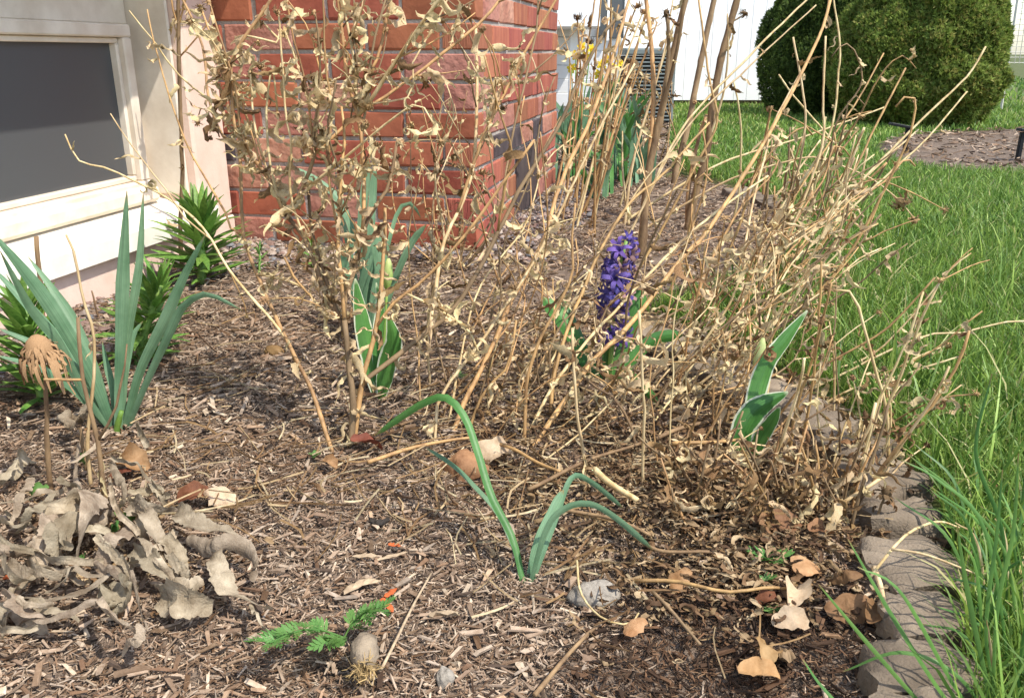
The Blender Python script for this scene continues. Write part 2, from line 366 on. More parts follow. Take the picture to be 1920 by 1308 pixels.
def cset(n, x0, x1, y0, y1, l0, l1, w0, w1, th, tilt=.22, dz=.006, mask=bedmask, zf=gh):
    x, y = samp(n, x0, x1, y0, y1, mask); k = len(x); L = l0 + (l1 - l0) * R.beta(1.3, 3.2, k); Wd = np.clip(w0 + (w1 - w0) * R.beta(1.2, 3, k), 0, L * .45)
    lists.append((x, y, L, Wd, np.clip(Wd * R.uniform(.25, .7, k), .0005, th), tilt, dz, zf))
cset(95000, -.9, 1.0, .5, 1.15, .003, .018, .0006, .0026, .002, .2, .005)
cset(5200, -.9, 1.0, .5, 1.15, .010, .036, .002, .007, .003, .18, .008)
cset(64000, -1.3, 1.4, 1.15, 1.9, .005, .028, .0009, .0036, .0025, .2, .006)
cset(4200, -1.3, 1.4, 1.15, 1.9, .014, .05, .003, .009, .004, .2, .010)
cset(30000, -1.5, 1.9, 1.9, 4.2, .010, .05, .002, .007, .004)
cset(5000, -1, 2.6, 4.2, 8, .03, .12, .008, .02, .008)
cset(3500, 2.0, 5.5, 4.0, 8.2, .02, .09, .006, .018, .008, .25, .02, lambda x, y: inpoly(x, y, RING), lambda x, y: lawnz(x, y) + .012)
o = obj("mulch_chips", chip_mesh(lists, "mulch_chips"), MATS["chips"], kind="stuff"); tag(o, "brown and grey shredded bark mulch covering the flower bed", "mulch")

def gravelmask(x, y):
    d, s = wall_line(x, y), wall_s(x, y)
    a = (s < CH_A + .02) & (d > 0) & (d < .24 + .07 * np.sin(9 * s)) ; b = (s > CH_A - .16) & (s < CH_A + .1) & (d > 0) & (d < CH_W + .06)
    c = (s > CH_A - .1) & (s < CH_A + CH_D + .3) & (d > CH_W) & (d < CH_W + .22 + .05 * np.sin(8 * s))
    return (a | b | c) & ~in_house(x, y) & view(x, y)
gx, gy = samp(38000, -2, 1.2, 1.2, 4.4, gravelmask)
oc = []
for a in range(8):
    ph = a * math.pi / 4; oc.append([math.cos(ph), math.sin(ph), 0]); 
for a in range(8):
    ph = a * math.pi / 4 + .39; oc.append([.68 * math.cos(ph), .68 * math.sin(ph), .72])
oc.append([0, 0, 1.0]); oc = np.array(oc); pt = []
for a in range(8):
    b = (a + 1) % 8; pt += [[a, b, 8 + a], [b, 8 + b, 8 + a], [8 + a, 8 + b, 16]]
n = len(gx); sc = R.gamma(4, .0017, n).clip(.003, .015); v = oc[None] * np.stack([sc, sc * R.uniform(.6, 1, n), sc * R.uniform(.4, .8, n)], -1)[:, None]
v = v * (1 + .16 * R.normal(0, 1, (n, 17, 1))); yw = R.uniform(0, 6.28, n); cx, sx = np.cos(yw)[:, None], np.sin(yw)[:, None]
v = np.stack([v[..., 0] * cx - v[..., 1] * sx + gx[:, None], v[..., 0] * sx + v[..., 1] * cx + gy[:, None], v[..., 2] + (gh(gx, gy) + R.uniform(-.002, .01, n))[:, None]], -1)
gp = np.array([lin(c) for c in ('93857a', 'a89a8c', '80736c', 'b0a296', '8a7266', '6a6260', '9c8678', '7c7e80')])
cc = np.repeat(gp[R.choice(8, n)] * R.uniform(.75, 1.15, (n, 1)), 17, 0)
o = obj("gravel", np_mesh("gravel", v.reshape(-1, 3), None, (np.arange(n)[:, None, None] * 17 + np.array(pt)[None]).reshape(-1, 3), cc, True), MATS["pebbles"], kind="stuff")
tag(o, "small pink and grey pebbles strewn along the house foundation", "gravel")

def blades(sets, name):
    VV, CC, nn = [], [], 0
    gcol = np.array([lin(c) for c in ('7c9a46', '688838', '96b052', '567834', 'a8bc60', '809c4e', 'ccc08c', 'b6b672')]); gw = np.array([.24, .2, .18, .14, .1, .08, .035, .025])
    for (x, y, hgt, wid, lean) in sets:
        n = len(x); az = R.uniform(0, 6.28, n); dx, dy = np.cos(az), np.sin(az); fx = R.uniform(0, 6.28, n)
        sx, sy = -np.sin(fx), np.cos(fx); ln = lean * R.uniform(.1, 1.2, n)
        ts = np.array([0, .4, .75, 1.0]); ws = np.array([.8, 1, .65, 0])
        P = []
        for t, w in zip(ts, ws):
            hor = hgt * ln * t ** 1.8; z = hgt * t * np.sqrt(np.clip(1 - (ln * t ** 1.2) ** 2 * .45, .1, 1))
            cx, cy, cz = x + dx * hor, y + dy * hor, lawnz(x, y) + z - .003
            if w > 0:
                P.append(np.stack([cx - sx * wid * w, cy - sy * wid * w, cz], -1)); P.append(np.stack([cx + sx * wid * w, cy + sy * wid * w, cz], -1))
            else: P.append(np.stack([cx, cy, cz], -1))
        VV.append(np.stack(P, 1).reshape(-1, 3)); c = gcol[R.choice(8, n, p=gw / gw.sum())] * R.uniform(.75, 1.25, (n, 1)); CC.append(np.repeat(c, 7, 0))
    v = np.vstack(VV); n = len(v) // 7; t = np.array([[0, 1, 3], [0, 3, 2], [2, 3, 5], [2, 5, 4], [4, 5, 6]])
    return np_mesh(name, v, None, (np.arange(n)[:, None, None] * 7 + t[None]).reshape(-1, 3), np.vstack(CC), True)
EX = np.array([(p[0], p[1]) for p in EDGE])
def lawnmask(x, y): return ~inpoly(x, y, BED) & ~inpoly(x, y, RING) & view(x, y, .35) & (x > -.5)
gs = []
def gset(n, x0, x1, y0, y1, h0, h1, w0, w1, lean):
    x, y = samp(n, x0, x1, y0, y1, lawnmask); k = len(x); gs.append((x, y, R.uniform(h0, h1, k), R.uniform(w0, w1, k), lean))
gset(26000, .25, 1.3, .45, 1.2, .03, .075, .0007, .0016, .9)
gset(1500, .3, 1.3, .45, 1.3, .08, .17, .0012, .0022, .8)
gset(38000, .3, 2.2, 1.2, 2.4, .03, .07, .0009, .0019, .9)
gset(1200, .4, 2.2, 1.2, 2.4, .07, .13, .0012, .0022, .8)
gset(62000, .2, 3.4, 2.4, 4.6, .03, .075, .0013, .003, .9)
gset(60000, .2, 7, 4.6, 9.5, .03, .075, .003, .006, .8)
gset(9000, .2, 14, 9.5, 20, .04, .09, .01, .02, .8)
o = obj("grass", blades(gs, "grass"), MATS["grass"], kind="stuff"); tag(o, "fresh green lawn grass beyond the stone edging", "grass")

# ------------------------------------------------------------------ brick chimney
def place2(o, p, rz): o.location = p; o.rotation_euler = (0, 0, rz)
RZ = -AL                                # local +x along N2 (out), local +y along U2
ch = thing("brick_chimney", "red brick chimney base with raked grey mortar joints beside the cream window wall", "chimney", WP(CH_A, 0, 0), rz=RZ)
BL, BH, MO, BD = .207, .0690, .0100, .092; CO = BH + MO; ROWS = 13
core = MB(); core.add(box_v(-.25, CH_W - .0065, .0065, CH_D, -.05, ROWS * CO + .02), BOXQ)
obj("mortar", core.mesh("mortar"), MATS["mortar"], ch)
bv = {}
def brick(x0, x1, y0, y1, row, side):
    lx, ly = x1 - x0, y1 - y0; key = (round(lx, 3), round(ly, 3), int(R.integers(0, 4)))
    if key not in bv: bv[key] = {}
    mk = 'brick_side' if side else 'brick'; rr = R.uniform()
    if rr < .05 and row in (3, 4): mk = 'brick_dark'
    elif rr < .3 and (row < 5 or rr < .14): mk = 'brick_pale'
    if mk not in bv[key]:
        me = bevel_box("brick", lx, ly, BH, .004, .0012); me.materials.append(MATS[mk]); bv[key][mk] = me
    o = obj("brick", bv[key][mk], None, ch)
    o.location = ((x0 + x1) / 2 + R.normal(0, .0012), (y0 + y1) / 2 + R.normal(0, .0012), row * CO + BH / 2 + .004)
    o.rotation_euler = (0, 0, R.normal(0, .004))
DOORZ = (-0.05, 0.237); DOORY = (.56, .96)
for row in range(ROWS):
    # front face: y from 0 to BD, running along x from the corner back to the wall
    x = CH_W - (0 if row % 2 == 0 else BD + MO); 
    while x > -.02:
        x0 = max(x - BL, -.03)
        if x - x0 > .03: brick(x0, x, 0, BD, row, False)
        x -= BL + MO
    y = (BD + MO) if row % 2 == 0 else 0
    while y < CH_D - .03:
        y1 = min(y + BL, CH_D); zc = row * CO + CO / 2
        segs = [(y, y1)]
        if DOORZ[0] < zc < DOORZ[1]:
            segs = [(a, b) for a, b in ((y, min(y1, DOORY[0])), (max(y, DOORY[1]), y1)) if b - a > .025]
        for a, b in segs: brick(CH_W - BD, CH_W, a, b, row, True)
        y += BL + MO
d = bevel_box("cleanout_door", .012, DOORY[1] - DOORY[0] - .008, .232, .004)
dd = obj("cleanout_door", d, MATS["door_metal"], ch, (CH_W - .004, sum(DOORY) / 2, .118)); dd["label"] = "dark brown metal ash door set in the bricks"
obj("latch", bevel_box("latch", .014, .03, .018, .004), MATS["door_metal"], dd, (.012, -.06, -.02))

# ------------------------------------------------------------------ house wall with basement window
hw = thing("house_wall", "pink stucco house foundation with a cream basement window beside the brick chimney", "house", WP(0, 0, 0), rz=RZ)
def wbox(name, x0, x1, y0, y1, z0, z1, m, parent=hw, bev=.004, jit=0):
    me = bevel_box(name, x1 - x0, y1 - y0, z1 - z0, bev, jit)
    return obj(name, me, MATS[m], parent, ((x0 + x1) / 2, (y0 + y1) / 2, (z0 + z1) / 2))
RD = .15; JS = .235
wbox("foundation", -.4, 0, -2.6, CH_A - .012, -.1, .083, "stucco_pink")
wbox("pilaster", -.4, -.002, JS, CH_A - .014, .084, 1.0, "stucco_pink", bev=.008)
wbox("jamb_board", -.2, -.03, JS - .012, JS - .002, .17, 1.0, "cream")
wbox("recess_header", -.4, -RD, -1.9, JS - .013, .62, 1.0, "cream")
wbox("recess_side", -.4, -RD - .001, .19, JS - .014, .16, .618, "cream")
wbox("near_jamb", -.4, -.003, -2.6, -1.9, .084, 1.0, "stucco_pink", bev=.008)
sv = [[-.19, -1.895, .083], [.022, -1.895, .083], [.022, -1.895, .128], [-.19, -1.895, .168]]
sv = np.array(sv + [[a, .285, c] for a, b, c in sv])
# sill slab, front lip proud of the foundation
me = np_mesh("sill", sv, [[0, 1, 2, 3], [7, 6, 5, 4], [1, 0, 4, 5], [2, 1, 5, 6], [3, 2, 6, 7], [0, 3, 7, 4]])
obj("sill", me, MATS["sill_white"], hw, (0, 0, .0015))
up = wbox("upper_storey", -1.2, .25, -2.6, CH_A - .016, 1.012, 2.6, "white_paint", bev=.006)
win = obj("window_frame", bevel_box("window_frame", .05, 2.06, .032, .004), MATS["cream"], hw, (-RD + .015, -.855, .604)); 
ws = .18; 
obj("frame_side", bevel_box("frame_side", .049, .034, .37, .004), MATS["cream"], win, (0, 1.012, -.202))
obj("frame_side", bevel_box("frame_side", .049, .034, .37, .004), MATS["cream"], win, (0, -1.012, -.202))
obj("frame_bottom", bevel_box("frame_bottom", .055, 2.06, .03, .004), MATS["cream"], win, (.003, 0, -.402))
obj("sash_top", bevel_box("sash_top", .03, 1.986, .014, .003), MATS["cream"], win, (-.006, 0, -.0235))
obj("sash_side", bevel_box("sash_side", .03, .013, .34, .003), MATS["cream"], win, (-.006, .988, -.201))
obj("sash_bottom", bevel_box("sash_bottom", .03, 1.986, .014, .003), MATS["cream"], win, (-.006, 0, -.379))
g = bpy.data.materials.new("pane_glass"); g.use_nodes = True; t = g.node_tree; N = t.nodes
tr = N.new("ShaderNodeBsdfTransparent"); tr.inputs[0].default_value = (.35, .36, .37, 1)
gl = N.new("ShaderNodeBsdfGlossy"); gl.inputs["Roughness"].default_value = .42; gl.inputs[0].default_value = (.7, .72, .75, 1)
di = N.new("ShaderNodeBsdfDiffuse"); di.inputs[0].default_value = (.17, .175, .175, 1)
m1 = N.new("ShaderNodeMixShader"); m1.inputs[0].default_value = .13; t.links.new(tr.outputs[0], m1.inputs[1]); t.links.new(gl.outputs[0], m1.inputs[2])
m2 = N.new("ShaderNodeMixShader"); m2.inputs[0].default_value = .35; t.links.new(m1.outputs[0], m2.inputs[1]); t.links.new(di.outputs[0], m2.inputs[2])
t.links.new(m2.outputs[0], N["Material Output"].inputs[0])
obj("pane", bevel_box("pane", .003, 1.97, .345, .0005), g, win, (-.012, 0, -.201))
obj("sill_board", bevel_box("sill_board", .075, 2.07, .045, .01), MATS["cream"], hw, (-RD + .026, -.855, .1815))
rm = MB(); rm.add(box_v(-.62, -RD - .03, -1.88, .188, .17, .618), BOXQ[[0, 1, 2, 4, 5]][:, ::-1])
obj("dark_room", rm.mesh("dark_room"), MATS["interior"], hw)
obj("curtain", bevel_box("curtain", .01, .13, .42, .003), MATS["curtain"], hw, (-.32, -.02, .39))

# ------------------------------------------------------------------ background buildings
YB = 9.3
sh = thing("white_shed", "white shed wall of vertical boards behind the evergreen shrub", "shed", (G(1170, 208)[0], YB, 0))
bx0 = 0.0; k = 0
while bx0 < 3.6:
    w_ = .132
    o = obj("board", bevel_box("board", w_ - .003, .03, 3.1, .002) if k == 0 else bme, MATS["white_paint"], sh, (bx0 + w_ / 2, 0, 1.63)); bme = o.data
    bx0 += w_; k += 1
obj("backing", bevel_box("backing", 3.6, .05, 3.1, .004), MATS["white_paint"], sh, (1.8, .06, 1.62))
obj("base_board", bevel_box("base_board", 3.6, .05, .09, .004), MATS["bark"], sh, (1.8, .03, .035))
obj("return_wall", bevel_box("return_wall", .05, 2.4, 3.1, .004), MATS["white_paint"], sh, (3.58, 1.35, 1.62))
nh = thing("white_house", "white clapboard house bay with grey shutters behind the daffodils", "house", (-.6, 7.6, 0))
xr = AT(1166, 60, 7.6)[0] + .6
for i in range(18):
    o = obj("clapboard", bevel_box("clapboard", xr + 1.0, .03, .108, .003) if i == 0 else cme, MATS["white_paint"], nh, ((xr - 1.0) / 2, .03, .17 + i * .112)); cme = o.data; o.rotation_euler = (math.radians(4), 0, 0)
obj("backing", bevel_box("backing", xr + .98, .06, 2.4, .004), MATS["white_paint"], nh, ((xr - 1.0) / 2, .1, 1.2))
obj("house_side", bevel_box("house_side", .05, 1.6, 2.4, .004), MATS["white_paint"], nh, (xr - .03, .94, 1.2))
xa, xb = AT(1046, 50, 7.3)[0] + .6, AT(1118, 50, 7.3)[0] + .6
obj("soffit_bay", bevel_box("soffit_bay", xb + .8, .6, 1.4, .01), MATS["white_paint"], nh, ((xb - .8) / 2, -.32, AT(1090, 54, 7.3)[2] + .70))
px_ = AT(1075, 60, 7.3)[0] + .6
obj("post", bevel_box("post", .06, .06, AT(1090, 54, 7.3)[2] - .02, .004), MATS["white_paint"], nh, (px_, -.3, AT(1090, 54, 7.3)[2] / 2))
w1 = AT(1133, 40, 7.5)[0] + .6
sw = obj("shutter", bevel_box("shutter", .10, .03, .8, .004), MATS["dark_glass"], nh, (w1, -.015, AT(1133, 68, 7.5)[2] + .4))
wp = AT(1158, 40, 7.5)[0] + .6
wf = obj("window", bevel_box("window", .12, .02, .8, .003), MATS["dark_glass"], nh, (wp, -.012, AT(1158, 72, 7.5)[2] + .4))
obj("window_trim", bevel_box("window_trim", .02, .035, .84, .003), MATS["white_paint"], wf, (-.071, -.008, 0)); obj("window_trim", wf.children[0].data, None, wf, (.071, -.008, 0))
# air conditioner
xA0, xA1 = AT(1168, 200, 7.1)[0], AT(1263, 200, 7.1)[0]; wA = xA1 - xA0; hA = AT(1215, 92, 7.1)[2]
ac = thing("air_conditioner", "grey outdoor air conditioner with louvred grille against the white wall", "air conditioner", ((xA0 + xA1) / 2, 7.1, .01))
obj("body", bevel_box("body", wA - .02, .40, hA - .06, .01), MATS["interior"], ac, (0, .2, (hA - .06) / 2))
obj("lid", bevel_box("lid", wA, .44, .055, .012), MATS["grey_metal"], ac, (0, .2, hA - .03))
for sx in (-1, 1): obj("corner_post", bevel_box("corner_post", .03, .03, hA - .06, .006), MATS["grey_metal"], ac, (sx * (wA / 2 - .018), .005, (hA - .06) / 2))
nsl = 17
for i in range(nsl):
    o = obj("louvre", bevel_box("louvre", wA - .06, .012, .012, .002) if i == 0 else lme, MATS["grey_metal"], ac, (0, -.008, .03 + i * (hA - .11) / (nsl - 1))); lme = o.data
for i in range(nsl):
    o = obj("louvre", bevel_box("louvre", .012, .36, .012, .002) if i == 0 else lme2, MATS["grey_metal"], ac, (wA / 2 - .004, .2, .03 + i * (hA - .11) / (nsl - 1))); lme2 = o.data

# ------------------------------------------------------------------ evergreen shrubs
def bush(name, label, cx, cy, Rm, Ht, cols, n=30000, seed=1):
    rg = np.random.default_rng(seed); t = thing(name, label, "shrub", (cx, cy, 0), "evergreen shrubs by the shed")
    th = rg.uniform(0, 2 * np.pi, n); h = rg.uniform(.0, 1, n) ** .95
    prof = np.clip(np.minimum(.72 + h * 1.6, 1.02), 0, 1) * np.clip(1 - ((h - .22).clip(0) / .80) ** 1.9, .02, 1)
    lump = 1 + .04 * np.sin(3 * th - 5 * h) + .08 * np.sin(6 * th + 9 * h) + .06 * np.sin(9 * th - 14 * h + 1) + .05 * np.sin(17 * th + 23 * h) + .04 * np.sin(29 * th - 31 * h)
    cth, chh = rg.uniform(0, 2 * np.pi, 130), rg.uniform(0, 1, 130); lump = np.full(n, .9)
    for a_, b_, c_, d_ in zip(cth, chh, rg.uniform(.05, .13, 130), rg.uniform(.12, .3, 130)):
        da = np.abs((th - a_ + np.pi) % (2 * np.pi) - np.pi); lump = np.maximum(lump, .9 + c_ * np.sqrt(np.clip(1 - (da * da + ((h - b_) * 2.2) ** 2) / d_ ** 2, 0, 1)) * 1.6)
    dep = 1 - .22 * rg.beta(1, 3.2, n)
    rr = Rm * prof * lump * dep
    p = np.stack([rr * np.cos(th), rr * np.sin(th), .05 + h * Ht + rg.normal(0, .01, n)], -1)
    out = np.stack([np.cos(th), np.sin(th), .45 + .9 * h], -1) + rg.normal(0, .45, (n, 3)); out /= np.linalg.norm(out, axis=1)[:, None]
    VV = []
    for k in range(5):
        d = out * .5 + np.array([0, 0, .35]) + rg.normal(0, .6, (n, 3)); d /= np.linalg.norm(d, axis=1)[:, None]; s = np.cross(d, out + rg.normal(0, .5, (n, 3))); s /= np.linalg.norm(s, axis=1)[:, None]
        L = rg.uniform(.016, .036, (n, 1)) * Rm / .6; w = L * .24
        VV += [p - s * w, p + s * w, p + d * L]
    v = np.stack(VV, 1).reshape(-1, 3)
    c = np.array([lin(a) for a in cols])[rg.choice(len(cols), n)] * rg.uniform(.7, 1.3, (n, 1))
    c = np.repeat(c, 15, 0)
    th2, h2 = np.meshgrid(np.linspace(0, 2 * np.pi, 41)[:-1], np.linspace(0, .98, 20)); pr2 = np.clip(np.minimum(.72 + h2 * 1.6, 1.02), 0, 1) * np.clip(1 - ((h2 - .22).clip(0) / .80) ** 1.9, .02, 1)
    r2 = Rm * pr2 * .78 * (1 + .05 * np.sin(5 * th2 + 9 * h2)); cv = np.stack([r2 * np.cos(th2), r2 * np.sin(th2), .05 + h2 * Ht], -1).reshape(-1, 3)
    cq = [[i * 40 + j, i * 40 + (j + 1) % 40, (i + 1) * 40 + (j + 1) % 40, (i + 1) * 40 + j] for i in range(19) for j in range(40)]
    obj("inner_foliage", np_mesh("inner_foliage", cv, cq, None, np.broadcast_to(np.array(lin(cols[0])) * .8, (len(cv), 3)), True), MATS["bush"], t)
    obj("crown", np_mesh("crown", v, None, np.arange(len(v)).reshape(-1, 3), c), MATS["bush"], t)
    C = np.array([[0, 0, -.05], [.01, .01, Ht * .4], [0, 0, Ht * .9]]); vv, q, tt = tube(catmull(C, 8), np.linspace(Rm * .08, .01, 8), 7)
    obj("trunk", np_mesh("trunk", vv, q, tt, smooth=True), MATS["bark"], t)
    mb = MB()
    for i in range(26):
        a = i * 2.4; z = .08 + Ht * .8 * i / 26; r_ = Rm * .6 * (1 - .75 * i / 26)
        vv, q, tt = tube(catmull([[0, 0, z], [r_ * .5 * math.cos(a), r_ * .5 * math.sin(a), z + .05], [r_ * math.cos(a), r_ * math.sin(a), z + .16]], 5), np.linspace(.012, .004, 5), 4); mb.add(vv, q, tt)
    obj("limbs", mb.mesh("limbs"), MATS["bark"], t)
gb = G(1745, 247); bush("evergreen_shrub", "rounded bright yellow-green evergreen shrub beside the net", gb[0] + .02, gb[1] + .45, .64, 1.5, ('8a9c4c', '7c8e42', '98a854', '6e8238', '9c9a54'), 60000, 3)
gb = G(1575, 228); bush("evergreen_shrub", "darker evergreen shrub close to the white shed wall", gb[0], gb[1] + .5, .58, 1.7, ('607438', '506430', '6e8240', '465a2c'), 40000, 5)

nb = AT(1893, 118, 8.5); npan = thing("sports_net", "white sports net with square mesh behind the rounded shrub", "net", (nb[0], 8.5, 0))
mb = MB()
for i in range(26): vv, q, tt = tube(np.array([[i * .045, 0, .45], [i * .045 - .06, 0, 1.9]]), .0035, 4); mb.add(vv, q, tt)
for i in range(30): vv, q, tt = tube(np.array([[0, 0, .46 + i * .048], [1.15, 0, .46 + i * .048]]), .0035, 4); mb.add(vv, q, tt)
obj("net_mesh", mb.mesh("net_mesh"), MATS["net"], npan)
for xx in (0, 1.15):
    vv, q, tt = tube(np.array([[xx, 0, -.02], [xx - .06, 0, 1.95]]), .012, 6); obj("post", np_mesh("post", vv, q, tt), MATS["net"], npan)
for (px, py, yt, L, lab) in ((1695, 292, 238, -.10, "thin black metal stake light at the front of the shrub's mulch"), (1906, 310, 248, .10, "black metal stake light standing in the far mulch strip")):
    b = G(px, py); ztop = AT(px, yt, b[1])[2]
    st = thing("stake_light", lab, "garden light", (b[0], b[1], 0))
    obj("post", bevel_box("post", .022, .022, ztop + .03, .003), MATS["black_metal"], st, (0, 0, ztop / 2 - .015))
    a = obj("arm", bevel_box("arm", .13, .05, .016, .003), MATS["black_metal"], st, (L * .4, 0, ztop + .006)); a.rotation_euler = (0, .18 if L < 0 else .12, 0)

# ------------------------------------------------------------------ edging stones
def stone(cx, cy, lx, ly, hz, rz, lab):
    nx, ny, nz = 7, 6, 3; import bmesh
    bm = bmesh.new(); bmesh.ops.create_cube(bm, size=1)
    bmesh.ops.subdivide_edges(bm, edges=bm.edges, cuts=5, use_grid_fill=True)
    ph = R.uniform(0, 6.28, 6)
    for v in bm.verts:
        x, y, z = v.co * 2
        sc_ = 1 - .10 * math.cos(y * 3.6 + ph[0]) * abs(x) ** 2          # scalloped sides
        rad = 1 - .05 * (max(abs(x), abs(y)) ** 6) * (z > .5)
        x2 = x * sc_ * rad * (1 - .12 * y); y2 = y * rad * (1 + .06 * math.sin(x * 3 + ph[1]))
        nzv = -.12 * (max(abs(x), abs(y)) > .98) + .10 * math.sin(3 * x + ph[2]) * math.sin(2.6 * y + ph[3]) + .05 * math.sin(6 * x + 5 * y + ph[4]) + R.normal(0, .05)
        v.co = (x2 * lx / 2 + R.normal(0, .0025), y2 * ly / 2 + R.normal(0, .0025), z * hz / 2 + nzv * hz * .5 * (z > .2))
    bmesh.ops.triangulate(bm, faces=bm.faces)
    me = bpy.data.meshes.new("edging_stone"); bm.to_mesh(me); bm.free(); me.polygons.foreach_set("use_smooth", np.ones(len(me.polygons), bool)); me.set_sharp_from_angle(angle=1.0)
    o = obj("edging_stone", me, MATS["stone"]); o.location = (cx, cy, gh(cx, cy) - hz * .06); o.rotation_euler = (R.normal(0, .05), R.normal(0, .05), rz)
    tag(o, lab, "stone", "stones edging the flower bed")
st_px = [(1735, 1318, 190, 100, 0, "tan edging stone overhung by long grass blades in front of the damp soil"), (1730, 1222, 190, 118, .05, "scalloped tan edging stone beside the fallen brown leaves"), (1738, 1128, 180, 84, -.05, "tan edging stone crossed by dry straw blades"), (1718, 1028, 186, 126, .0, "broad tan edging stone striped with thin stem shadows"),
         (1692, 930, 150, 62, .1, "small flat edging stone behind the broad striped one"), (1655, 862, 150, 66, .35, "edging stone under the seed heads of the pale dry stalks"), (1600, 812, 120, 62, .6, "edging stone in the tangle of pale dry stalks"), (1545, 768, 110, 60, .7, "edging stone behind the variegated tulip leaf"),
         (1478, 728, 100, 56, .8, "edging stone at the foot of the tulip bud"), (1410, 700, 112, 52, .9, "rounded edging stone between the tulip bud and the grass corner"), (1340, 662, 100, 46, .9, "edging stone touching the small grass corner"), (1275, 632, 84, 40, .9, "small edging stone behind the orange stalks"), (1222, 610, 76, 36, .9, "edging stone beside the hyacinth leaves"),
         (1465, 372, 66, 26, .2, "half buried edging stone at the far lawn corner"), (1400, 352, 60, 20, .1, "half buried stone at the far lawn edge")]
for px, py, w, h, rz, lab in st_px:
    p = G(px, py, .04); a = PXM(p[1], .04); vy = G(px, py - h / 2, .04)[1] - G(px, py + h / 2, .04)[1]
    stone(p[0], p[1], w * a * R.uniform(.88, 1.1), abs(vy) * R.uniform(.8, .92), .07, rz + R.normal(0, .06), lab)

# ------------------------------------------------------------------ dried leaf and seed head shapes
def curl_mesh(i, kind):
    rg = np.random.default_rng(100 + i); n = 14; ds = 1 / (n - 1); C = [np.zeros(3)]; a = rg.uniform(-.3, .3); b = 0
    k0 = rg.uniform(2, 5) * rg.choice([-1, 1]); k1 = rg.uniform(8, 19) * rg.choice([-1, 1]); bz = rg.uniform(-2.5, 2.5)
    for j in range(n - 1):
        t = j * ds
        a += {'curl': (k0 * .4 + k1 * t ** 1.3), 'wave': 8 * math.sin(10 * t + k0), 'droop': k0 * .7, 'roll': k1 * .8 * (t > .35)}[kind] * ds; b += bz * ds
        C.append(C[-1] + ds * np.array([math.cos(a) * math.cos(b), math.sin(b), math.sin(a) * math.cos(b)]))
    C = np.array(C); t = np.linspace(0, 1, n); w = {'curl': .085, 'wave': .04, 'droop': .10, 'roll': .07}[kind] * np.sin(np.pi * np.clip(t * .93 + .05, 0, 1) ** .75) + .006
    v, q = ribbon(C, w, (0, 1, .1), 2, fold=rg.choice([-1, 1]) * rg.uniform(.5, 1.4), crumple=.3, jag=.2, rng=rg, twist=rg.uniform(-6, 6))
    return np_mesh("dried_leaf", v, q, smooth=True)
CURLS = [curl_mesh(i, ['curl', 'wave', 'droop', 'roll'][i % 4]) for i in range(16)]; CURLD = [m.copy() for m in CURLS]
for m in CURLS: m.materials.append(MATS["dry_leaf"])
for m in CURLD: m.materials.append(MATS["dry_leaf_dark"])
def head_mesh(kind, i):
    rg = np.random.default_rng(50 + i); mb = MB()
    cv, cq, ct = tube(np.array([[0, 0, -.1], [0, 0, .15], [0, 0, .42], [0, 0, .55]]), np.array([.08, .26, .24, .1]), 8); mb.add(cv, cq, ct)
    ns = {'open': 18, 'ball': 26, 'shaggy': 30}[kind]
    for k in range(ns):
        a = k * 2.39996; el = rg.uniform(-.2, .9) if kind != 'ball' else rg.uniform(-.6, 1.3)
        d = np.array([math.cos(a) * math.cos(el), math.sin(a) * math.cos(el), math.sin(el)]); L = rg.uniform(.45, 1.0) * (.55 if kind == 'ball' else 1)
        c0 = np.array([0, 0, .2]) + d * .15; dn = np.array([0, 0, -1 if kind == 'shaggy' else -.35])
        C = np.array([c0, c0 + d * L * .4, c0 + d * L * .75 + dn * L * .25, c0 + d * L * .85 + dn * L * .7])
        v, q = ribbon(C, np.array([.06, .09, .07, .015]) * rg.uniform(.7, 1.4), np.cross(d, [0, 0, 1]) + 1e-3, 1, crumple=.2, rng=rg); mb.add(v, q)
    return mb.mesh("seed_head", True)
HEADS = {k: [head_mesh(k, i + 7 * j) for i in range(2)] for j, k in enumerate(('open', 'ball', 'shaggy'))}
def bell_mesh():
    rg = np.random.default_rng(5); mb = MB()
    v, q, t = tube(np.array([[0, 0, .55], [0, 0, .45], [0, 0, .2], [0, 0, -.1]]), np.array([.08, .22, .34, .3]), 10); mb.add(v, q, t)
    for k in range(64):
        a = k * 2.39996; f = rg.uniform(0, 1); z0 = .42 - .5 * f; r0 = .2 + .22 * f; d = np.array([math.cos(a), math.sin(a), 0]); L = rg.uniform(.35, .85) * (.5 + .7 * f)
        C = np.array([d * r0 * .9 + [0, 0, z0], d * (r0 + .12) + [0, 0, z0 - .08], d * (r0 + .16 + rg.normal(0, .05)) + [0, 0, z0 - L * .6], d * (r0 + .1 + rg.normal(0, .1)) + [0, 0, z0 - L]])
        v, q = ribbon(C, np.array([.03, .05, .045, .02]) * rg.uniform(.6, 1.5), np.cross(d, [0, 0, 1.]), 1, crumple=.35, rng=rg); mb.add(v, q)
    return mb.mesh("seed_head", True)
HEADS['bell'] = [bell_mesh()] * 1 + [bell_mesh()]
HEADD = {}
for k in list(HEADS):
    HEADD[k] = [m.copy() for m in HEADS[k]]
    for m in HEADS[k]: m.materials.append(MATS["seed_head"])
    for m in HEADD[k]: m.materials.append(MATS["seed_dark"])

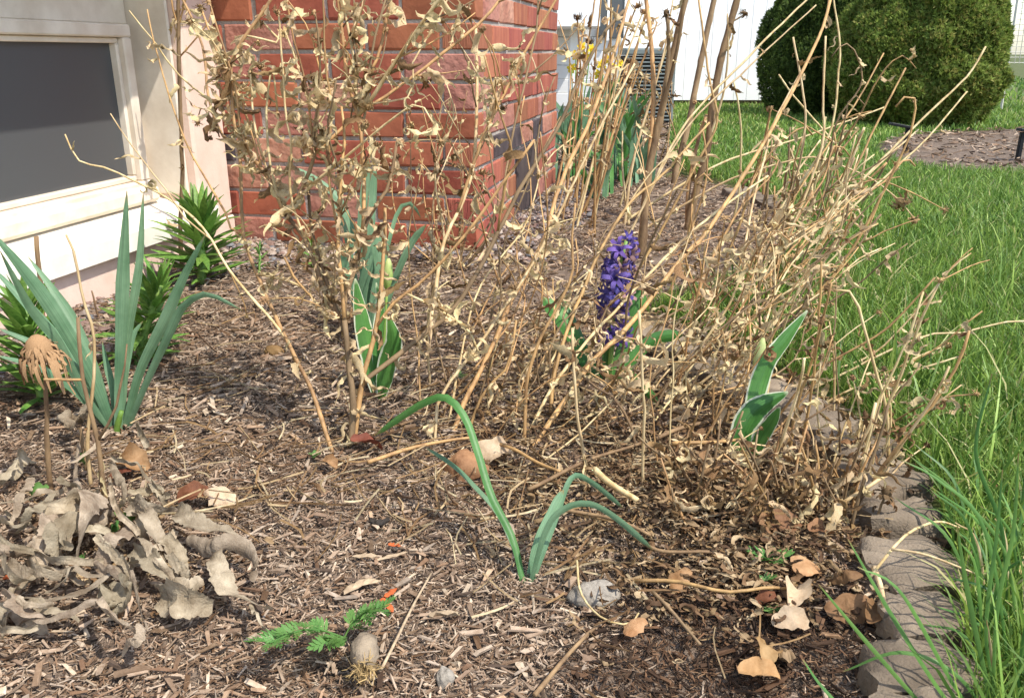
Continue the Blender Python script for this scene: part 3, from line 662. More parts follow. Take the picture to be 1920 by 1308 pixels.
# ------------------------------------------------------------------ plants made of stems
class Plant:
    def __init__(s, name, label, cat, base_px, group=None):
        s.b = G(*base_px); s.b[2] = gh(s.b[0], s.b[1]); s.o = thing(name, label, cat, s.b, group); s.Y = s.b[1]
class Stem: pass
def stem(pl, pts, dy=0.0, w=8, w1=None, m="stem_orange", leaves=0, lsize=.055, src=None, ground=True, name="stem", dark=.15, tmin=.15, wob=.0004, sides=6):
    """pts: photo pixels from the root end to the tip; dy: how far the tip leans away from the camera"""
    n = len(pts); P2 = np.array([p[:2] for p in pts], float); seg = np.concatenate([[0], np.cumsum(np.linalg.norm(np.diff(P2, axis=0), axis=1))]); tt = seg / seg[-1]
    if src is not None:
        k = np.argmin(np.linalg.norm(src.px - P2[0], axis=1)); Y0 = src.C[k][1]; start = src.C[k]
    elif ground:
        start = G(*pts[0]); start[2] = gh(start[0], start[1]) - .012; Y0 = start[1]
    else: start = None; Y0 = pl.Y
    C = [start if (i == 0 and start is not None) else AT(P2[i][0], P2[i][1], Y0 + dy * tt[i]) for i in range(n)]
    Ln = np.sum(np.linalg.norm(np.diff(np.array(C), axis=0), axis=1)); ns = int(np.clip(Ln / .022, 6, 40))
    C = catmull(C, ns); C[1:-1] += R.normal(0, wob, (ns - 2, 3)) + np.outer(np.sin(np.linspace(0, R.uniform(4, 9), ns - 2) + R.uniform(0, 6)), R.normal(0, 1, 3)) * wob
    w1 = w * .45 if w1 is None else w1
    rr = np.linspace(w, w1, ns) / 2 * .70 * np.array([PXM(c[1], c[2]) for c in C]) * 1.0
    nod = np.arange(ns) % 7 == 3; rr = rr * np.where(nod, 1.12, 1.0)
    v, q, t = tube(C - pl.b, rr, sides)
    s = Stem(); s.o = obj(name, np_mesh(name, v, q, t, smooth=True), MATS[m], pl.o); s.C = C; s.pl = pl; s.r = rr
    rel = C - np.array([0, 0, H]); X = rel[:, 0]; dep = rel[:, 1] * CP - rel[:, 2] * SP; upv = rel[:, 1] * SP + rel[:, 2] * CP
    s.px = np.stack([960 + FPX * X / dep, 654 - FPX * upv / dep], 1)
    for i in range(int(leaves * 1.5)):
        k = int(np.clip(R.uniform(tmin, 1) * (ns - 1), 1, ns - 1)); leaf_at(s, C[k], lsize * R.uniform(.5, 1.3), R.uniform() < dark)
    return s
def leaf_at(s, p, size, dark=False, down=.55):
    az = R.uniform(0, 6.28); x = Vector((math.cos(az), math.sin(az), R.normal(-down, .6))).normalized()
    y = x.orthogonal().normalized(); y = Matrix.Rotation(R.uniform(0, 6.28), 3, x) @ y; z = x.cross(y)
    M_ = Matrix((x, y, z)).transposed().to_4x4()
    o = obj("dried_leaf", (CURLD if dark else CURLS)[int(R.integers(0, 16))], None, s.o)
    o.location = Vector(p - s.pl.b); o.rotation_euler = M_.to_euler(); o.scale = (size, size * R.uniform(.7, 1.3), size)
def head_at(s, px=None, kind='open', wpx=26, dark=False, droop=None, at=-1):
    p = s.C[at]; d = s.C[-1] - s.C[-3]; d = Vector(d if droop is None else droop).normalized()
    o = obj("seed_head", (HEADD if dark else HEADS)[kind][int(R.integers(0, 2))], None, s.o); sc_ = wpx * PXM(p[1], p[2]) * .62
    o.location = Vector(p - s.pl.b); o.rotation_euler = d.to_track_quat('Z', 'Y').to_euler(); o.scale = (sc_, sc_, sc_)

DOWN = (.1, -.05, -1)
# --- A : the branching clump in front of the chimney
A = Plant("dried_perennial", "tall branching dried plant with many curled tan leaves in front of the brick chimney", "dried plant", (655, 848), "dried perennials in the bed")
tr = stem(A, [(655, 850), (662, 770), (655, 690), (650, 640), (646, 600)], .05, 20, 15, "stem_grey", 5, .05)
tr2 = stem(A, [(660, 846), (672, 760), (682, 700), (697, 650), (708, 596), (722, 450), (722, 390)], .12, 17, 9, "stem_orange", 6)
f0 = stem(A, [(650, 690), (646, 613), (612, 557), (596, 507), (567, 440), (533, 400)], .10, 14, 13, "stem_brown", 7, .055, tr)
f1 = stem(A, [(533, 400), (508, 342), (487, 312), (462, 279), (442, 242), (436, 200), (434, 133), (438, 104), (507, 0), (530, -40)], .12, 12, 9, "stem_orange", 20, .06, f0)
f2 = stem(A, [(533, 400), (554, 379), (575, 333), (590, 287), (588, 252), (605, 152)], -.02, 11, 8, "stem_grey", 9, .05, f0)
f3 = stem(A, [(590, 287), (640, 243), (681, 208), (746, 165), (892, 50), (937, 0), (970, -40)], .15, 9, 8, "stem_orange", 3, .045, f2)
f4 = stem(A, [(545, 390), (581, 350), (667, 279), (725, 233), (783, 192), (795, 200), (815, 238), (826, 262)], -.08, 10, 4, "stem_pale", 3, .045, f0); head_at(f4, kind='open', wpx=30, droop=DOWN)
f5 = stem(A, [(648, 600), (646, 569), (669, 488), (687, 419), (725, 356), (733, 329), (745, 262)], .10, 13, 8, "stem_brown", 9, .05, tr)
f6 = stem(A, [(646, 590), (637, 502), (635, 440), (640, 315), (646, 260), (640, 200)], .06, 11, 7, "stem_orange", 10, .05, tr)
f7 = stem(A, [(648, 620), (608, 513), (587, 440), (580, 380), (579, 340)], .12, 12, 8, "stem_brown", 8, .05, tr)
f8 = stem(A, [(668, 740), (685, 712), (754, 659), (800, 623), (849, 582), (897, 509), (932, 440), (981, 344), (1046, 240), (1087, 146), (1133, 62), (1170, 20)], .30, 14, 8, "stem_grey", 8, .055, tr2)
f9 = stem(A, [(700, 602), (742, 565), (800, 521), (872, 440), (927, 365), (1002, 262)], .02, 9, 8, "stem_orange", 3, .05, tr2)
f9b = stem(A, [(1002, 262), (1004, 290), (1010, 325)], 0, 4, 2.5, "stem_pale", 0, src=f9); head_at(f9b, kind='open', wpx=24, droop=DOWN)
f10 = stem(A, [(768, 560), (800, 568), (838, 590), (878, 617), (897, 659)], -.06, 7, 6, "stem_pale", 6, .055, f9)
f11 = stem(A, [(677, 452), (683, 387), (680, 300), (677, 256), (669, 208), (652, 146), (635, 0), (630, -40)], .10, 12, 8, "stem_orange", 8, .05, f5)
f12 = stem(A, [(677, 256), (670, 208), (662, 104), (642, 0), (635, -40)], .06, 9, 7, "stem_pale", 5, .05, f11)
f13 = stem(A, [(678, 250), (690, 167), (698, 94), (723, 0), (735, -40)], .05, 8, 6, "stem_grey", 4, .05, f11)
f14 = stem(A, [(680, 230), (687, 200), (735, 125), (798, 35), (825, 0), (850, -40)], -.05, 11, 9, "stem_pale", 6, .05, f11)
f15 = stem(A, [(700, 150), (715, 90), (729, 0), (735, -40)], .05, 9, 8, "stem_orange", 2, .05, f13)
f16 = stem(A, [(771, 250), (770, 180), (773, 121), (800, 73), (840, 0), (860, -40)], .05, 5, 5, "stem_pale", 1, .05, f14); head_at(f16, kind='shaggy', wpx=34, droop=DOWN, at=0)
f17 = stem(A, [(800, 610), (831, 460), (864, 387), (885, 325), (891, 273), (894, 146), (892, 48)], .25, 11, 8, "stem_pale", 5, .05, f8)
f18 = stem(A, [(930, 445), (950, 330), (960, 283), (937, 210), (908, 104)], -.05, 8, 5, "stem_orange", 3, .045, f8)
f19 = stem(A, [(860, 400), (890, 300), (908, 250), (954, 158), (981, 102), (1000, 71), (1043, 0), (1060, -30)], .10, 9, 7, "stem_orange", 5, .05, f17)
f20 = stem(A, [(935, 440), (960, 260), (985, 150), (1005, 60), (1010, -30)], .12, 7, 6, "stem_grey", 4, .06, f8)
for pts, mm, lv in (([(580, 440), (548, 380), (544, 325), (546, 269), (534, 208), (530, 135), (522, 20)], "stem_pale", 8), ([(584, 300), (584, 250), (580, 198), (555, 115), (534, 58)], "stem_pale", 8),
                    ([(590, 287), (582, 219), (572, 156), (551, 73), (538, 0), (530, -40)], "stem_orange", 8), ([(530, 100), (522, 79), (492, 40)], "stem_pale", 1), ([(620, 450), (615, 325), (622, 200), (613, 202 - 60), (609, 60), (605, -30)], "stem_orange", 5),
                    ([(610, 330), (615, 250), (630, 152)], "stem_grey", 2), ([(470, 290), (450, 240), (440, 160), (410, 60), (392, 0)], "stem_orange", 6), ([(480, 310), (455, 200), (420, 130), (375, 10)], "stem_orange", 7),
                    ([(500, 335), (480, 250), (470, 120), (490, 122)], "stem_pale", 5), ([(520, 370), (505, 300), (500, 200), (510, 130), (520, 210)], "stem_pale", 6), ([(590, 280), (600, 120), (590, 20)], "stem_grey", 5)):
    nearest = min((f1, f2, f6, f7, f0, f11), key=lambda s_: np.min(np.linalg.norm(s_.px - np.array(pts[0]), axis=1)))
    s_ = stem(A, pts, R.uniform(-.06, .12), 7, 5, mm, lv, .052, nearest)
    if R.uniform() < .6: head_at(s_, kind=random.choice(('open', 'shaggy')), wpx=26, droop=(R.normal(), R.normal(), -1.5))
for i in range(46):
    st_ = [f0, f1, f2, f3, f5, f6, f7, f8, f11, f12, f13, f14, f17, f19, f20][i % 15]; j = int(R.uniform(.2, .95) * len(st_.px)); x0, y0 = st_.px[j]; d_ = st_.px[min(j + 2, len(st_.px) - 1)] - st_.px[j - 1]; a2 = math.atan2(-d_[1], d_[0]) + R.choice([-1, 1]) * R.uniform(.2, .8); l2 = R.uniform(60, 190)
    q_ = stem(A, [(x0, y0), (x0 + l2 * .5 * math.cos(a2), y0 - l2 * .5 * math.sin(a2) - 6), (x0 + l2 * math.cos(a2 + .15), y0 - l2 * math.sin(a2 + .15))], R.normal(0, .06), 5, 2.5, random.choice(("stem_orange", "stem_pale", "stem_grey")), int(R.integers(1, 5)), .05, st_, sides=5)
    if R.uniform() < .3: head_at(q_, kind=random.choice(('open', 'shaggy')), wpx=22, droop=(R.normal(), R.normal(), -1.5))
AST = [f0, f1, f2, f3, f4, f5, f6, f7, f8, f9, f10, f11, f12, f13, f14, f16, f17, f18, f19, f20, tr, tr2]
for cx, cy, cn in [(450, 120, 4), (428, 190, 6), (440, 265, 6), (545, 110, 4), (560, 150, 4), (590, 70, 5), (600, 130, 4), (470, 300, 5), (430, 235, 5), (500, 185, 5), (520, 250, 4), (640, 112, 3), (690, 110, 5), (670, 150, 5), (640, 172, 3), (725, 290, 5), (800, 45, 3), (765, 125, 3), (962, 160, 6), (950, 120, 4), (900, 272, 3), (890, 160, 2), (725, 330, 3), (650, 335, 4), (620, 440, 5), (690, 470, 5),
                   (722, 480, 5), (735, 545, 5), (720, 590, 5), (745, 650, 6), (690, 620, 4), (650, 640, 4), (655, 700, 4), (560, 440, 5), (620, 400, 5), (480, 340, 4), (530, 400, 5), (590, 330, 3), (610, 500, 5), (600, 560, 4), (880, 620, 4), (895, 660, 5), (640, 560, 4), (725, 440, 4), (575, 360, 4), (410, 160, 4), (460, 200, 5), (480, 240, 4), (550, 200, 3), (580, 180, 4)]:
    st_ = min(AST, key=lambda s_: np.min(np.linalg.norm(s_.px - np.array([cx, cy]), axis=1))); kk = int(np.argmin(np.linalg.norm(st_.px - np.array([cx, cy]), axis=1)))
    for _ in range(cn): leaf_at(st_, st_.C[min(max(kk + int(R.integers(-1, 2)), 0), len(st_.C) - 1)], R.uniform(.022, .05), R.uniform() < .08)
# --- left leaning part of the clump
A2 = Plant("dried_perennial", "thin dried plant leaning across the cream window sill from the mulch", "dried plant", (631, 860), "dried perennials in the bed")
i1 = stem(A2, [(631, 860), (608, 802), (585, 736), (560, 684), (533, 632), (502, 563), (479, 509), (458, 450), (453, 388), (451, 315), (448, 273), (420, 258), (392, 185), (384, 104), (359, 31), (330, -20)], .40, 13, 6, "stem_orange", 14, .05)
i2 = stem(A2, [(531, 630), (498, 586), (458, 542), (421, 492), (383, 430), (327, 380), (213, 320), (147, 300), (122, 252)], .15, 8, 4, "stem_pale", 3, .04, i1)
i3 = stem(A2, [(400, 462), (350, 410), (313, 360), (247, 273), (207, 213)], .02, 5, 3, "stem_pale", 1, .04, i2)
i4 = stem(A2, [(392, 186), (337, 143), (287, 77), (242, 20)], -.05, 6, 3.5, "stem_pale", 1, .04, i1)
i5 = stem(A2, [(458, 450), (433, 430), (420, 393), (373, 313), (347, 263), (320, 187), (290, 83), (276, 18)], .05, 6, 3.5, "stem_orange", 3, .04, i1)
i6 = stem(A2, [(479, 510), (552, 530), (583, 555), (608, 590)], -.08, 6, 7, "stem_pale", 3, .05, i1)
i7 = stem(A2, [(583, 555), (554, 523), (533, 482)], .0, 7, 6, "stem_orange", 2, .04, i6)
i8 = stem(A2, [(445, 500), (455, 560), (462, 590)], 0, 3.5, 3, "stem_orange", 0, src=i2); head_at(i8, kind='ball', wpx=20, droop=DOWN)
i9 = stem(A2, [(420, 256), (395, 225), (380, 200), (370, 225)], 0, 4, 3, "stem_grey", 2, .04, i1); head_at(i9, kind='open', wpx=26, droop=DOWN)
# --- stick by the wall
B = Plant("dried_stalk", "single upright brown stalk standing close to the window pilaster", "dried plant", (340, 505))
b1 = stem(B, [(340, 505), (338, 430), (342, 333), (338, 200), (335, 100), (335, 0), (338, -60)], .02, 12, 10, "stem_brown", 5, .05, sides=7)
stem(B, [(336, 105), (365, 75), (390, 45), (397, 20)], .0, 5, 3, "stem_orange", 1, .04, b1); stem(B, [(336, 60), (325, 20), (315, -30)], 0, 5, 4, "stem_orange", 2, .05, b1); stem(B, [(337, 55), (345, 10), (350, -30)], 0, 5, 4, "stem_orange", 4, .06, b1)
for px, py, tp in ((78, 640, (68, 443)), (180, 600, (172, 545))):
    Bq = Plant("cut_stalk", "thick cut brown stalk stub standing behind the iris leaves" if px == 78 else "short dark twig stub in the gravel by the foundation", "dried plant", (px + 6, py))
    stem(Bq, [(px + 6, py), tp], .0, 13 if px == 78 else 6, 12 if px == 78 else 4, "stem_brown", 0)
# --- M : brown seed plant close to the chimney corner
Mq = Plant("dried_perennial", "brown withered plant with seed heads against the chimney corner", "dried plant", (850, 505), "dried perennials in the bed")
for pts, w in (([(850, 505), (840, 440), (822, 380), (815, 310), (828, 200), (845, 186), (838, 230), (826, 262)], 6), ([(856, 505), (880, 420), (905, 345), (905, 320)], 5), ([(862, 503), (868, 330), (860, 250), (852, 195)], 3), ([(864, 503), (868, 420), (862, 260), (876, 170)], 3),
               ([(846, 505), (800, 400), (790, 300), (760, 200)], 4), ([(842, 505), (780, 430), (770, 300), (772, 230)], 4), ([(866, 503), (925, 420), (910, 350), (870, 320), (828, 300)], 9), ([(855, 505), (930, 395), (925, 330), (915, 240), (940, 200)], 6), ([(845, 505), (815, 420), (818, 320)], 5), ([(840, 508), (760, 440), (735, 360), (745, 290)], 4)):
    s_ = stem(Mq, pts, R.uniform(.0, .12), w, w * .6, random.choice(("stem_orange", "stem_grey", "stem_pale")), 8, .045, None, True, dark=.45)
    if w > 3: head_at(s_, kind=random.choice(('open', 'shaggy', 'ball')), wpx=26, dark=R.uniform() < .4, droop=(R.normal(0, .5), -.3, -1))
# --- D : the leaning orange clump
D = Plant("dried_perennial", "leaning clump of thick orange-tan stalks in the middle of the bed", "dried plant", (1000, 838), "dried perennials in the bed")
DL = [([(990, 846), (1023, 802), (1067, 740), (1112, 677), (1148, 642), (1200, 586), (1277, 486), (1321, 440), (1400, 320), (1470, 200), (1540, 60), (1560, -20)], 15, 8, "stem_orange", .55, 8),
      ([(984, 838), (985, 760), (990, 702), (1012, 640), (1042, 582), (1072, 517), (1072, 440), (1079, 381)], 11, 6, "stem_orange", .1, 6), ([(1030, 800), (1040, 700), (1072, 596), (1095, 540), (1124, 471), (1180, 380), (1240, 330), (1330, 230)], 11, 6, "stem_orange", .35, 7),
      ([(841, 820), (868, 761), (897, 702), (927, 640), (959, 565), (988, 511), (1024, 440), (1037, 387), (1064, 312), (1104, 231), (1150, 104), (1185, -20)], 14, 9, "stem_orange", .45, 10),
      ([(814, 832), (818, 775), (831, 734), (902, 640), (953, 565), (990, 509), (1030, 440), (1082, 330), (1130, 230), (1190, 120)], 9, 6, "stem_pale", .35, 4),
      ([(983, 820), (1033, 730), (1073, 675), (1100, 640), (1162, 573), (1250, 480), (1340, 400), (1440, 330)], 10, 6, "stem_pale", .4, 5), ([(1020, 812), (1083, 794), (1160, 782), (1208, 773), (1267, 765), (1330, 740), (1400, 720)], 7, 5, "stem_orange", .1, 4),
      ([(1106, 905), (1090, 830), (1083, 786), (1077, 723), (1073, 615)], 10, 8, "stem_pale", .0, 3), ([(1206, 930), (1206, 850), (1208, 777), (1206, 723), (1198, 582)], 9, 8, "stem_pale", .0, 4),
      ([(1198, 860), (1190, 817), (1171, 775), (1150, 746), (1108, 719), (1079, 688), (1067, 640)], 9, 6, "stem_brown", .05, 3), ([(870, 820), (905, 740), (950, 690), (960, 660), (968, 600)], 9, 6, "stem_orange", .05, 8)]
dst = [stem(D, p, dy, w, w1, m_, lv, .05, tmin=.08) for p, w, w1, m_, dy, lv in DL]
for st_, px, py in ((dst[10], 915, 772), (dst[1], 975, 748)):
    q_ = stem(D, [(px + 3, py - 70), (px, py - 40), (px, py)], 0, 4, 3, "stem_pale", 0, src=st_); head_at(q_, kind='ball', wpx=22, droop=DOWN)
def wander(bx, by, ex, ey, cv):        # a bowed, slightly kinked stalk whose tip may nod
    L = math.hypot(ex - bx, ey - by); nx, ny = (by - ey) / L, (ex - bx) / L; k = R.normal(0, L * .02, 6); pts = []
    for i, u in enumerate((0, .22, .45, .68, .88, 1.0)):
        b = cv * math.sin(math.pi * u) * 1.3 + (k[i] if 0 < u else 0); pts.append((bx + (ex - bx) * u + nx * b, by + (ey - by) * u + ny * b))
    if R.uniform() < .35:
        x, y = pts[-1]; sg = R.choice([-1, 1]); l = R.uniform(14, 45); pts += [(x + sg * l * .5, y - l * .2), (x + sg * l, y + l * .35)]
    return pts
# --- E : dense orange stalks, four clumps
ELAB = ["dense clump of orange stalks with wispy leaves beside the hyacinth", "orange stalks rising behind the small edging stones", "airy orange stalks fanning over the grass corner", "pale long stalks arching over the lawn with shaggy seed heads"]
EB = [(1130, 790), (1235, 700), (1330, 640), (1400, 560)]
ES = [Plant("dried_perennial", ELAB[i], "dried plant", EB[i], "dried perennials in the bed") for i in range(4)]
EK = [([(1395, 640), (1398, 397 + 60), (1440, 267), (1457, 217), (1540, 60), (1556, -20)], 2, .5), ([(1390, 520), (1444, 420), (1527, 305), (1561, 232), (1572, 140), (1575, 83), (1560, -20)], 3, .2), ([(1150, 420), (1340, 312), (1507, 257), (1659, 201)], 2, .2),
      ([(1180, 440), (1340, 351), (1423, 318), (1507, 296), (1548, 301), (1632, 334), (1684, 374)], 3, -.2), ([(1594, 299), (1548, 249), (1488, 180), (1460, 140)], 3, .0), ([(1250, 748), (1390, 657), (1450, 600), (1553, 480), (1583, 399), (1588, 322), (1605, 253)], 1, .0),
      ([(1400, 560), (1480, 460), (1570, 390), (1636, 317), (1738, 215), (1813, 143), (1848, 88)], 3, .3), ([(1410, 560), (1500, 480), (1680, 313), (1740, 257), (1813, 172)], 3, .3), ([(1400, 540), (1480, 450), (1560, 400), (1633, 323), (1722, 243)], 3, .25),
      ([(1420, 560), (1540, 420), (1603, 317), (1640, 240), (1698, 128)], 3, .2), ([(1380, 540), (1470, 400), (1573, 240), (1613, 180), (1657, 100)], 3, .3), ([(1430, 560), (1520, 340), (1545, 253), (1543, 200), (1548, 68)], 3, .1), ([(1380, 600), (1430, 480), (1490, 340), (1510, 233), (1505, 170), (1487, 70)], 2, .1),
      ([(1080, 600), (1120, 560), (1200, 400), (1280, 200 + 40), (1400, 110), (1513, 0), (1550, -30)], 1, .3), ([(1060, 640), (1110, 580), (1190, 420), (1280, 250), (1400, 130), (1530, 10)], 1, .2), ([(1100, 620), (1200, 500), (1310, 300), (1345, 225), (1330, 150), (1310, 0)], 2, .2),
      ([(1250, 560), (1300, 420), (1325, 330), (1318, 246)], 2, .1), ([(1180, 420), (1168, 330), (1167, 246)], 1, .1), ([(1170, 420), (1190, 290), (1240, 120), (1262, 0)], 1, .1), ([(1330, 480), (1378, 400), (1390, 270), (1385, 200), (1375, 150)], 2, .0)]
for pts, pi, dy in EK:
    s_ = stem(ES[pi], pts, dy, R.uniform(6, 8.5), R.uniform(3.5, 5.5), random.choice(("stem_orange", "stem_pale", "stem_pale")), int(R.integers(0, 4)), .045)
    if pts[-1] == (1684, 374):
        head_at(s_, kind='shaggy', wpx=52, dark=False, droop=(.6, -.1, -.6)); h2 = stem(ES[3], [(1684, 374), (1700, 392), (1712, 408)], 0, 4, 3, "stem_pale", 0, src=s_); head_at(h2, kind='ball', wpx=36, droop=(.5, 0, -.8))
    if pts[-1] == (1375, 150): head_at(s_, kind='ball', wpx=22, at=len(s_.C) // 2)
for i in range(90):
    pi = int(R.choice(4, p=[.3, .32, .24, .14])); bx, by = EB[pi]; bx += R.normal(0, 62); by += R.normal(0, 34)
    L = R.uniform(180, 470); an = math.radians(np.clip(R.normal(54, 15), 20, 92)); cv = R.normal(0, 26)
    ex, ey = bx + L * math.cos(an), by - L * math.sin(an); mx, my = (bx + ex) / 2 + cv * math.sin(an), (by + ey) / 2 + cv * math.cos(an)
    if any(1020 < bx + (ex - bx) * u_ < 1290 and 460 < by + (ey - by) * u_ < 730 for u_ in np.linspace(0, 1, 15)) and R.uniform() < .6: continue
    s_ = stem(ES[pi], wander(bx, by, ex, ey, cv), R.uniform(-.12, .3), R.uniform(4.5, 9), R.uniform(3, 5.5), random.choice(("stem_orange", "stem_orange", "stem_pale", "stem_grey")), int(R.integers(2, 8)), .045)
    for k in range(int(R.integers(0, 3))):                                                   # side twigs
        j = int(R.uniform(.4, .9) * len(s_.px)); x0, y0 = s_.px[j]; a2 = an + R.normal(0, .6); l2 = R.uniform(50, 140)
        q_ = stem(ES[pi], [(x0, y0), (x0 + l2 * .5 * math.cos(a2), y0 - l2 * .5 * math.sin(a2) - 4), (x0 + l2 * math.cos(a2), y0 - l2 * math.sin(a2))], R.normal(0, .05), 4.5, 2.8, "stem_orange", int(R.integers(0, 3)), .04, s_, sides=5)
        if R.uniform() < .25: head_at(q_, kind=random.choice(('open', 'ball')), wpx=20)
D2 = Plant("dried_perennial", "airy mesh of thin straw stems between the branching plant and the hyacinth", "dried plant", (960, 800), "dried perennials in the bed")
D3 = Plant("dried_perennial", "thin straw stems leaning over the low litter before the small edging stones", "dried plant", (1180, 800), "dried perennials in the bed")
for i in range(110):
    pl_ = D2 if i % 2 else D3; bx, by = (R.normal(960, 90), R.normal(760, 60)) if i % 2 else (R.normal(1170, 110), R.normal(800, 60))
    L = R.uniform(160, 620); an = math.radians(np.clip(R.normal(60, 19), 12, 105)); cv = R.normal(0, 30)
    ex, ey = bx + L * math.cos(an), by - L * math.sin(an); mx, my = (bx + ex) / 2 + cv * math.sin(an), (by + ey) / 2 + cv * math.cos(an)
    if any(1010 < bx + (ex - bx) * u_ < 1290 and 440 < by + (ey - by) * u_ < 735 for u_ in np.linspace(0, 1, 15)) and R.uniform() < .78: continue
    s_ = stem(pl_, wander(bx, by, ex, ey, cv), R.uniform(-.1, .3), R.uniform(4, 7.5), R.uniform(2.5, 4), random.choice(("stem_orange", "stem_orange", "stem_pale", "stem_grey")), int(R.integers(2, 8)), .045, dark=.25)
    for k in range(int(R.integers(0, 4))):
        j = int(R.uniform(.3, .95) * len(s_.px)); x0, y0 = s_.px[j]; a2 = an + R.normal(0, .6); l2 = R.uniform(40, 130)
        q_ = stem(pl_, [(x0, y0), (x0 + l2 * .5 * math.cos(a2), y0 - l2 * .5 * math.sin(a2) - 4), (x0 + l2 * math.cos(a2), y0 - l2 * math.sin(a2))], R.normal(0, .05), 4, 2.4, random.choice(("stem_orange", "stem_pale")), int(R.integers(0, 3)), .04, s_, sides=5)
        if R.uniform() < .2: head_at(q_, kind=random.choice(('open', 'ball')), wpx=20)
# --- F : thick tall stalks
F = [Plant("tall_stalk", l, "dried plant", b, "thick woody stalks") for l, b in (("thick orange-brown woody stalk behind the hyacinth", (1203, 482)), ("weathered grey woody stalk at the lawn corner", (1262, 350)), ("thick dark brown stalk with peeling bark by the lawn corner", (1288, 430)))]
FA = stem(F[0], [(1203, 484), (1210, 380), (1217, 317), (1238, 222), (1262, 100), (1292, -30)], .1, 24, 15, "stem_brown", 5, .06, sides=9)
stem(F[0], [(1215, 330), (1225, 200), (1222, 100), (1208, -30)], .1, 14, 11, "stem_orange", 6, .07, FA, sides=7)
s_ = stem(F[0], [(1240, 215), (1252, 120), (1253, 60), (1250, 30)], .0, 13, 10, "stem_grey", 2, .05, FA, sides=7); head_at(s_, kind='ball', wpx=34, dark=True)
stem(F[0], [(1240, 230), (1268, 100), (1285, -20)], -.05, 12, 9, "stem_brown", 2, .05, FA, sides=7)
FB = stem(F[1], [(1262, 352), (1270, 310), (1292, 229), (1308, 146), (1345, -30)], .1, 17, 15, "stem_grey", 2, .06, sides=9)
s_ = stem(F[1], [(1290, 235), (1298, 205), (1302, 195)], 0, 5, 4, "stem_grey", 0, src=FB); head_at(s_, kind='ball', wpx=20)
FC = stem(F[2], [(1288, 432), (1305, 360), (1326, 280), (1336, 200), (1350, 120), (1368, 52), (1390, -30)], .1, 21, 18, "stem_brown", 5, .06, sides=9)
stem(F[2], [(1330, 260), (1355, 180), (1365, 100), (1364, 26)], -.05, 7, 4, "stem_pale", 2, .05, FC)
s_ = stem(F[2], [(1372, 45), (1384, 35), (1394, 28)], 0, 5, 4, "stem_grey", 0, src=FC); head_at(s_, kind='shaggy', wpx=22, dark=True)
stem(F[2], [(1288, 432), (1292, 350), (1310, 260), (1325, 215)], .1, 13, 9, "stem_orange", 3, .06)
# --- behind: upright orange stalks near the daffodils
J = Plant("dried_perennial", "upright orange stalks with shrivelled leaves in front of the daffodils", "dried plant", (1085, 395), "dried perennials in the bed")
for i in range(22):
    bx, by = 1090 + R.normal(0, 40), 395 + R.normal(0, 22); tx, ty = bx + R.uniform(0, 130), R.uniform(-20, 140)
    s_ = stem(J, [(bx, by), ((bx + tx) / 2 + R.normal(0, 8), (by + ty) / 2), (tx, ty)], R.uniform(-.1, .2), R.uniform(5, 8), 4.5, random.choice(("stem_orange", "stem_orange", "stem_pale")), int(R.integers(2, 5)), .07, dark=.2)
    if R.uniform() < .4: head_at(s_, kind='shaggy', wpx=24, dark=R.uniform() < .5, droop=DOWN)
J2 = Plant("dried_perennial", "tangle of fine brown dry stems in front of the air conditioner", "dried plant", (1200, 300), "dried perennials in the bed")
for i in range(34):
    bx, by = 1195 + R.normal(0, 34), 305 + R.normal(0, 18); tx, ty = bx + R.normal(8, 34), R.uniform(120, 230)
    stem(J2, [(bx, by), ((bx + tx) / 2 + R.normal(0, 12), (by + ty) / 2), (tx, ty), (tx + R.normal(0, 18), ty + R.normal(0, 18))], R.uniform(-.2, .3), 3.5, 2.2, random.choice(("stem_orange", "stem_grey")), int(R.integers(1, 5)), .075, dark=.5, sides=4)
# --- stubble far along the lawn edge
J3 = Plant("dried_perennial", "pale broken stubble standing at the lawn edge before the dark shrub", "dried plant", (1540, 400), "dried perennials in the bed")
for i in range(34):
    bx, by = R.uniform(1380, 1600), R.uniform(370, 440); L = R.uniform(60, 190); an = math.radians(R.normal(72, 16))
    stem(J3, [(bx, by), (bx + L * .5 * math.cos(an) + R.normal(0, 5), by - L * .5 * math.sin(an)), (bx + L * math.cos(an), by - L * math.sin(an))], R.normal(0, .06), R.uniform(5, 9), R.uniform(4, 7), random.choice(("stem_pale", "stem_grey", "stem_orange")), int(R.integers(0, 4)), .05)
